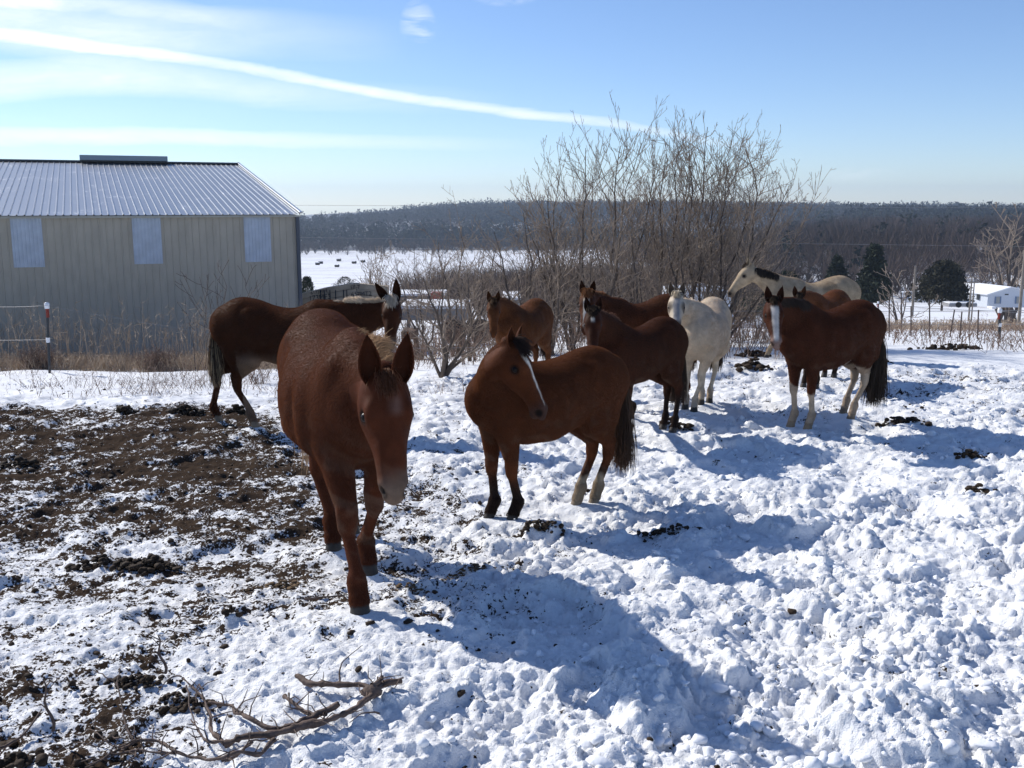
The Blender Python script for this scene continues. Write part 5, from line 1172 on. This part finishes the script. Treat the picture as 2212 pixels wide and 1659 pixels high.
# ------------------------------------------------------------------ woods far away: nobody could count these
M_WOODG = plain('far_evergreen', (.018, .025, .020), .85, .1, var=.5, vscale=.04, coord='Object'); M_WOODB = plain('far_bare_wood', (.060, .048, .044), .85, .1, var=.35, vscale=.03, coord='Object')
def woods():
    r = np.random.RandomState(8)
    def scatter(n, y0, y1, u0, u1, dens): 
        Y = y0 + (y1 - y0) * r.rand(n); u = u0 + (u1 - u0) * r.rand(n); k = r.rand(n) < dens(u, Y); Y, u = Y[k], u[k]; X = u * Y; return X, Y, G0(X, Y)
    # evergreens over the ridge
    def dg(u, Y):
        nz = fbm(u * 9, Y / 160., 51, 4); left = sstep(-.17, -.06, u); top = sstep(1250, 1500, Y)
        return np.clip((nz - .30 + .25 * top * left - .10 * sstep(.1, .3, u)) * 3.4, 0, 1) * (.62 + .38 * left) 
    X, Y, Z = scatter(26000, 860, 1950, -.62, .66, dg); n = len(X); h = 9 + 8 * r.rand(n) ** 1.5
    Pt = []; S = []
    for j in range(7):
        t = (j + .5) / 7; rr = h * .30 * (1 - t * .85); Pt.append(np.stack([X + r.randn(n) * rr * .6, Y + r.randn(n) * rr * .6, Z + h * t], 1)); S.append(h * .30 * (1.1 - .6 * t))
    V, F = tufts(np.concatenate(Pt), np.concatenate(S) * 1.15, r, 3); tag(mesh_np('far_evergreen_wood', V, F, M_WOODG, None, False), 'dark evergreen wood covering the distant ridge', None, None, 'stuff')
    # bare hardwoods: fans of thin blades
    def bare(X, Y, Z, h, k, wid, name, lab, mat):
        n = len(X); a = r.randn(n, k, 3) * [.55, .55, .0]; t = r.rand(n, k)[..., None]; up = np.array([0, 0, 1.])
        p0 = np.stack([X, Y, Z], 1)[:, None, :] + up * (h[:, None, None] * (.05 + .55 * t)) + a * h[:, None, None] * .26 * t
        d = a * .6 + up * (.45 + .5 * r.rand(n, k, 1)); d /= np.linalg.norm(d, axis=2)[..., None]; ln = h[:, None, None] * (.18 + .30 * r.rand(n, k, 1))
        p1 = p0 + d * ln; s_ = np.cross(d, r.randn(n, k, 3)); s_ /= np.linalg.norm(s_, axis=2)[..., None]; w = h[:, None, None] * wid
        V = np.stack([p0 - s_ * w, p0 + s_ * w, p1], 2).reshape(-1, 3); F = np.arange(len(V)).reshape(-1, 3)
        tag(mesh_np(name, V, F, mat, None, False), lab, None, None, 'stuff')
    X, Y, Z = scatter(15000, 800, 1900, -.62, .66, lambda u, Y: np.clip((fbm(u * 11, Y / 120., 52, 4) - .30) * 3.2, 0, 1) * (.45 + .55 * sstep(-.20, -.08, u) + .4 * sstep(1200, 900, Y)))
    bare(X, Y, Z, 8 + 6 * r.rand(len(X)), 16, .022, 'far_bare_wood', 'brown leafless wood on the distant hillside', M_WOODB)
    # nearer hillside on the right
    X, Y, Z = scatter(2600, 250, 800, .10, .70, lambda u, Y: sstep(.10, .22, u + (Y - 250) / 3500.) * (.35 + .8 * fbm(u * 16, Y / 60., 53, 3)))
    bare(X, Y, Z, 9 + 6 * r.rand(len(X)), 90, .007, 'hillside_wood', 'brown leafless wood behind the white house', plain('hillside_twigs', (.085, .062, .053), .85, .1, var=.45, vscale=.03))
    X, Y, Z = scatter(300, 260, 800, .16, .70, lambda u, Y: .5 + 0 * u); n = len(X); h = 7 + 6 * r.rand(n); Pt = []; S = []
    for j in range(8):
        t = (j + .5) / 8; rr = h * .30 * (1 - t * .85); Pt.append(np.stack([X + r.randn(n) * rr * .6, Y + r.randn(n) * rr * .6, Z + h * t], 1)); S.append(h * .26 * (1.1 - .6 * t))
    V, F = tufts(np.concatenate(Pt), np.concatenate(S), r, 6); tag(mesh_np('hillside_evergreens', V, F, M_WOODG, None, False), 'scattered cedars in the wood behind the white house', None, None, 'stuff')
    # brushy tree line at mid distance (behind the clump)
    X, Y, Z = scatter(1500, 80, 240, -.145, .30, lambda u, Y: sstep(-.15, -.07, u) * (.25 + .6 * sstep(-.06, .04, u)) * sstep(.30, .22, u) + .03)
    bare(X, Y, Z, 3.5 + 3.5 * r.rand(len(X)), 110, .006, 'brushy_tree_line', 'brown leafless brush behind the tall bare clump', plain('brush_twigs', (.12, .09, .075), .85, .1, var=.35, vscale=.3))
    X, Y, Z = scatter(700, 640, 800, -.62, .30, lambda u, Y: np.clip((Y - 690) / 100, .0, 1)); bare(X, Y, Z, 9 + 5 * r.rand(len(X)), 60, .009, 'valley_tree_line', 'tree line at the foot of the distant hills', M_WOODB)
woods()
# ------------------------------------------------------------------ dry grass and weeds
M_GRASS = plain('dry_grass', (.40, .31, .22), .8, .2, var=.45, vscale=2.5, coord='Object'); M_WEED = plain('dead_weed_stems', (.20, .135, .10), .8, .2, var=.4, vscale=3)
def blades(name, label, X, Y, h, w, mat, seed, lean=.35, brushy=0, zoff=None):
    r = np.random.RandomState(seed); n = len(X); Z = G0(X, Y) + relief(X, Y) - .02; p0 = np.stack([X, Y, Z], 1); d = np.stack([r.randn(n) * lean, r.randn(n) * lean, np.ones(n)], 1); d /= np.linalg.norm(d, axis=1)[:, None]
    p1 = p0 + d * (h * .55)[:, None]; d2 = d + np.stack([r.randn(n) * lean * .9, r.randn(n) * lean * .9, -.15 * r.rand(n)], 1); p2 = p1 + d2 * (h * .45)[:, None]
    s_ = np.stack([np.cos(r.rand(n) * 6.28), np.sin(r.rand(n) * 6.28), np.zeros(n)], 1) * w[:, None]
    V = [np.stack([p0 - s_, p0 + s_, p1 + s_ * .8, p1 - s_ * .8, p2], 1)]; k = np.arange(n)[:, None] * 5; F = [np.concatenate([k + [0, 1, 2], k + [0, 2, 3], k + [3, 2, 4]], 0)]
    if brushy:
        base = 5 * n
        for b in range(brushy):
            t = .35 + .6 * r.rand(n, 1); q = p0 + (p2 - p0) * t + (p1 - (p0 + p2) / 2) * .5; e = r.randn(n, 3) * [.5, .5, .35] + [0, 0, .5]; e /= np.linalg.norm(e, axis=1)[:, None]; q1 = q + e * (h * (.10 + .16 * r.rand(n)))[:, None]; c = np.cross(e, r.randn(n, 3)); c /= np.linalg.norm(c, axis=1)[:, None]; c *= (w * .9)[:, None]
            V.append(np.stack([q - c, q + c, q1], 1)); F.append(base + np.arange(3 * n).reshape(n, 3)); base += 3 * n
    o = mesh_np(name, np.concatenate([v.reshape(-1, 3) for v in V]), np.concatenate(F), mat, None, False); tag(o, label, None, None, 'stuff'); return o
def grasses():
    r = np.random.RandomState(14)
    def area(n, u0, u1, y0, y1): Y = y0 + (y1 - y0) * r.rand(n); u = u0 + (u1 - u0) * r.rand(n); return u * Y, Y
    X, Y = area(34000, -.62, -.20, 21.0, 27); k = r.rand(len(X)) < np.clip(.25 + 1.3 * (fbm(X * .7, Y * .9, 61, 3) - .3), 0, 1) * sstep(-.20, -.30, X / Y); X, Y = X[k], Y[k]
    blades('dry_grass', 'band of dry brown grass along the foot of the barn', X, Y, (.14 + .36 * r.rand(len(X)) ** 1.6), .0045 + .003 * r.rand(len(X)), M_GRASS, 1, .35, 3)
    X, Y = area(420, -.60, -.20, 21.5, 26); blades('tall_weeds', 'tall dry weed stalks rising before the barn wall', X, Y, .9 + .8 * r.rand(len(X)), np.full(len(X), .006), M_GRASS, 2, .16, 7)
    X, Y = area(6500, -.62, .08, 14.6, 21); k = r.rand(len(X)) < np.clip((fbm(X * .9, Y * .9, 62, 3) - .44) * 3.0, 0.03, 1) * (1 - .75 * sstep(-.25, .0, X / Y)); X, Y = X[k], Y[k]
    blades('snow_weeds', 'thin dead stems poking through the snow before the barn', X, Y, .08 + .42 * r.rand(len(X)) ** 2.2, .0025 + .002 * r.rand(len(X)), M_WEED, 3, .5, 5)
    for (xd, yd, sc, n) in ((85, 800, .30, 420), (345, 800, .34, 420), (690, 812, .18, 160), (300, 775, .3, 200), (555, 830, .2, 60)):
        c = onground(xd, yd); X = c[0] + r.randn(n) * sc * .5; Y = c[1] + r.randn(n) * sc * .4
        o = blades('weed_tuft', None, X, Y, .20 + .50 * r.rand(n), np.full(n, .0045), M_WEED, int(xd), .45, 4)
        del o['kind']; tag(o, {85: 'reddish weed tuft at the foot of the capped fence post', 345: 'reddish weed tuft in the snow midway to the chestnut mule', 690: 'small weed tuft by the walking mule back', 300: 'pale weed tuft behind the reddish tuft', 555: 'sparse weed tuft under the belly of the chestnut mule'}[xd], 'weed', 'weed tufts in the snow')
    X, Y = area(6000, .30, .62, 20.5, 60); k = r.rand(len(X)) < np.clip((fbm(X * .35, Y * .25, 63, 3) - .40) * 2.6, .02, 1); X, Y = X[k], Y[k]
    blades('field_weeds', 'brown weeds over the snowy field beyond the right fence', X, Y, .2 + .6 * r.rand(len(X)) ** 1.8, .005 + .005 * r.rand(len(X)), M_WEED, 5, .5, 6)
    X, Y = area(5000, -.14, .34, 19, 30); k = r.rand(len(X)) < .5; X, Y = X[k], Y[k]
    blades('thicket_undergrowth', 'twiggy undergrowth below the bare shrubs', X, Y, .3 + .8 * r.rand(len(X)), .006 + .003 * r.rand(len(X)), M_WEED, 6, .35, 5)
    X, Y = area(9000, .28, .75, 60, 130); k = r.rand(len(X)) < np.clip((fbm(X * .08, Y * .12, 64, 3) - .42) * 3.4, .02, 1); X, Y = X[k], Y[k]
    blades('far_field_grass', 'brown grass strips in the field before the white house', X, Y, .4 + .6 * r.rand(len(X)), .025 + .02 * r.rand(len(X)), M_GRASS, 7, .4, 4)
grasses()
# ------------------------------------------------------------------ fallen branch and sticks
def C5(x, y): return (x * .4244, 1194.8 + y * .4244)
def ground_line(pts, h, r, n=6, wob=.008):
    P = []
    for i, (x, y) in enumerate(pts):
        xd, yd = C5(x, y); g = onground(xd, yd); g[2] = topz(g[0], g[1]) + (h[i] if hasattr(h, '__len__') else h); P.append(g)
    P = np.array(P); out = []
    for i in range(len(P) - 1):
        for t in np.linspace(0, 1, n, endpoint=False): out.append(P[i] * (1 - t) + P[i + 1] * t + r.randn(3) * wob)
    out.append(P[-1]); out = np.array(out)
    for _ in range(2): out[1:-1] = (out[:-2] + 2 * out[1:-1] + out[2:]) / 4
    return out
M_DEAD = plain('dead_branch_bark', (.115, .080, .064), .75, .25, bump=.008, bscale=70, var=.45, vscale=25)
def fallen():
    r = np.random.RandomState(4); c = onground(520, 1610); root = empty('fallen_branch', (float(c[0]), float(c[1]), topz(c[0], c[1])), 0, 'forked dead branch lying on the snow in the lower left foreground', 'branch')
    o = np.array(root.location)
    main = [([(2045, 690), (1940, 705), (1890, 775), (1830, 835), (1700, 890), (1550, 930), (1400, 962), (1250, 985), (1150, 988)], .05, .019, .022), ([(1150, 988), (1085, 935), (1062, 810), (1040, 725), (930, 640)], .05, .014, .006),
            ([(1720, 862), (1600, 880), (1500, 915), (1385, 940), (1250, 890), (1212, 830), (1180, 762), (1060, 742)], .06, .020, .009), ([(1505, 668), (1580, 705), (1700, 722), (1850, 732), (1900, 765)], .05, .018, .016),
            ([(1440, 765), (1520, 822), (1600, 862), (1660, 880)], .05, .013, .015), ([(1395, 985), (1340, 1048), (1220, 1062), (1130, 1085), (985, 1042), (880, 1012), (820, 950), (700, 952), (600, 985), (450, 1050)], .05, .013, .006),
            ([(1290, 1000), (1180, 1060), (1130, 1085)], .04, .010, .008), ([(880, 1015), (700, 990), (560, 1000), (430, 1075)], .04, .009, .004), ([(1150, 988), (1040, 975), (1010, 900), (970, 830)], .06, .009, .004), ([(1900, 765), (1930, 700), (1950, 680)], .07, .020, .012)]
    parts = []; 
    for pts, h, r0, r1 in main:
        P = ground_line(pts, h, r, 6, .006) - o; n = len(P); rad = .78 * np.linspace(r0, r1, n) * (1 + .22 * r.randn(n)); parts.append(tube(P, np.maximum(rad, .003), 7))
    k = np.array([(0, 0, 0)])
    v, f = join_tubes(parts); mesh_np('limb', v, f, M_DEAD, root, True)
    tw = []; 
    fine = [([(670, 940), (622, 840), (600, 765), (622, 715)], (.04, .10, .16, .2)), ([(600, 765), (540, 748), (482, 728)], (.16, .18, .2)), ([(560, 960), (500, 985), (360, 962), (150, 1090)], .05), ([(700, 960), (570, 990), (480, 905), (410, 900)], .06), ([(1260, 1010), (1330, 1000), (1400, 990)], .05),
            ([(1040, 725), (1005, 690), (1000, 780)], .09), ([(930, 640), (850, 640), (800, 710)], .06), ([(1212, 830), (1190, 880), (1250, 800), (1330, 800)], .08), ([(1730, 715), (1740, 670), (1850, 628)], (.06, .12, .2)), ([(560, 930), (620, 950), (680, 955)], .05), ([(1470, 790), (1490, 850)], .06), ([(1930, 820), (1850, 860), (1780, 900)], .04), ([(950, 700), (960, 760), (990, 860), (1010, 900)], .08), ([(700, 990), (690, 1040), (620, 1080)], .04), ([(880, 1012), (780, 1040), (760, 1075)], .05), ([(2040, 690), (2010, 740)], .06)]
    for pts, h in fine:
        P = ground_line(pts, h, r, 6, .006) - o; tw.append(tube(P, np.linspace(.005, .0022, len(P)), 4))
    for pts, h, r0, r1 in main:
        P = ground_line(pts, h, r, 6, .004) - o
        for i in range(2, len(P) - 2, 3):
            d = unit(r.randn(3) * [1, 1, .3] + [0, 0, .5]); l = .04 + .10 * r.rand(); tw.append(tube([P[i], P[i] + d * l * .5, P[i] + d * l + r.randn(3) * .02], [.004, .003, .0015], 4))
    v, f = join_tubes(tw); mesh_np('twigs', v, f, M_DEAD, root, True)
    v = blobs('knot', np.array([np.array(ground_line([(1885, 765), (1886, 766)], .05, r)[0]) - o]), np.array([.045]), M_DEAD, root, .4, .8, 2)
    for lab, pts, hs in [('upright dead stick near the left edge with a clod at its foot', [(270, 905), (232, 840), (208, 780), (214, 640)], (0, .10, .17, .34)), ('thin upright stick behind the fallen branch', [(842, 612), (822, 520), (798, 415)], (0, .09, .20)),
                         ('thin curved stick lying left of the upright stick', [(-20, 945), (100, 910), (215, 810)], .05), ('thin stick lying left of the front hoof of the walking mule', [(1545, 215), (1640, 212), (1770, 200)], .015)]:
        pts2 = [pts[0]] * len(pts) if hasattr(hs, '__len__') else pts
        if hasattr(hs, '__len__'):
            g = onground(*C5(*pts[0])); P = [at(*C5(*p), g[1]) for p in pts]; P = np.array([P[0] + (P[-1] - P[0]) * t + np.array([.012 * math.sin(9 * t), 0, 0]) for t in np.linspace(0, 1, 8)])
        else: P = ground_line(pts, hs, r, 6, .005)
        b = P[0].copy(); rt = empty('stick', tuple(b), 0, lab, 'stick', 'sticks standing and lying in the snow'); v, f = tube(P - b, np.linspace(.009, .0035, len(P)), 5); mesh_np('stem', v, f, M_DEAD, rt, True)
        if hasattr(hs, '__len__'):
            tw = [tube([P[i] - b, P[i] - b + np.array([r.randn() * .03, r.randn() * .03, .04])], [.004, .002], 4) for i in (3, 5, 6)]; v, f = join_tubes(tw); mesh_np('side_twig', v, f, M_DEAD, rt, True)
fallen()
for a_, k_ in HERD: make_horse(a_[0], a_[1], k_, GR)
# ------------------------------------------------------------------ air
def haze():
    m = bpy.data.materials.new('thin_air'); m.use_nodes = True; nt = m.node_tree; nt.nodes.clear(); out = N(nt, 'ShaderNodeOutputMaterial'); v = N(nt, 'ShaderNodeVolumePrincipled')
    v.inputs['Color'].default_value = (.66, .80, 1.0, 1); v.inputs['Density'].default_value = .00020; v.inputs['Anisotropy'].default_value = .25
    L(nt, v.outputs[0], out.inputs['Volume'])
    V = [(x, y, z) for z in (-75, 60) for x, y in ((-5300, -60), (5300, -60), (5300, 3400), (-5300, 3400))]
    F = [[0, 3, 2, 1], [4, 5, 6, 7], [0, 1, 5, 4], [1, 2, 6, 5], [2, 3, 7, 6], [3, 0, 4, 7]]
    tag(mesh_np('haze', V, F, m, None, False), kind='stuff')
haze()
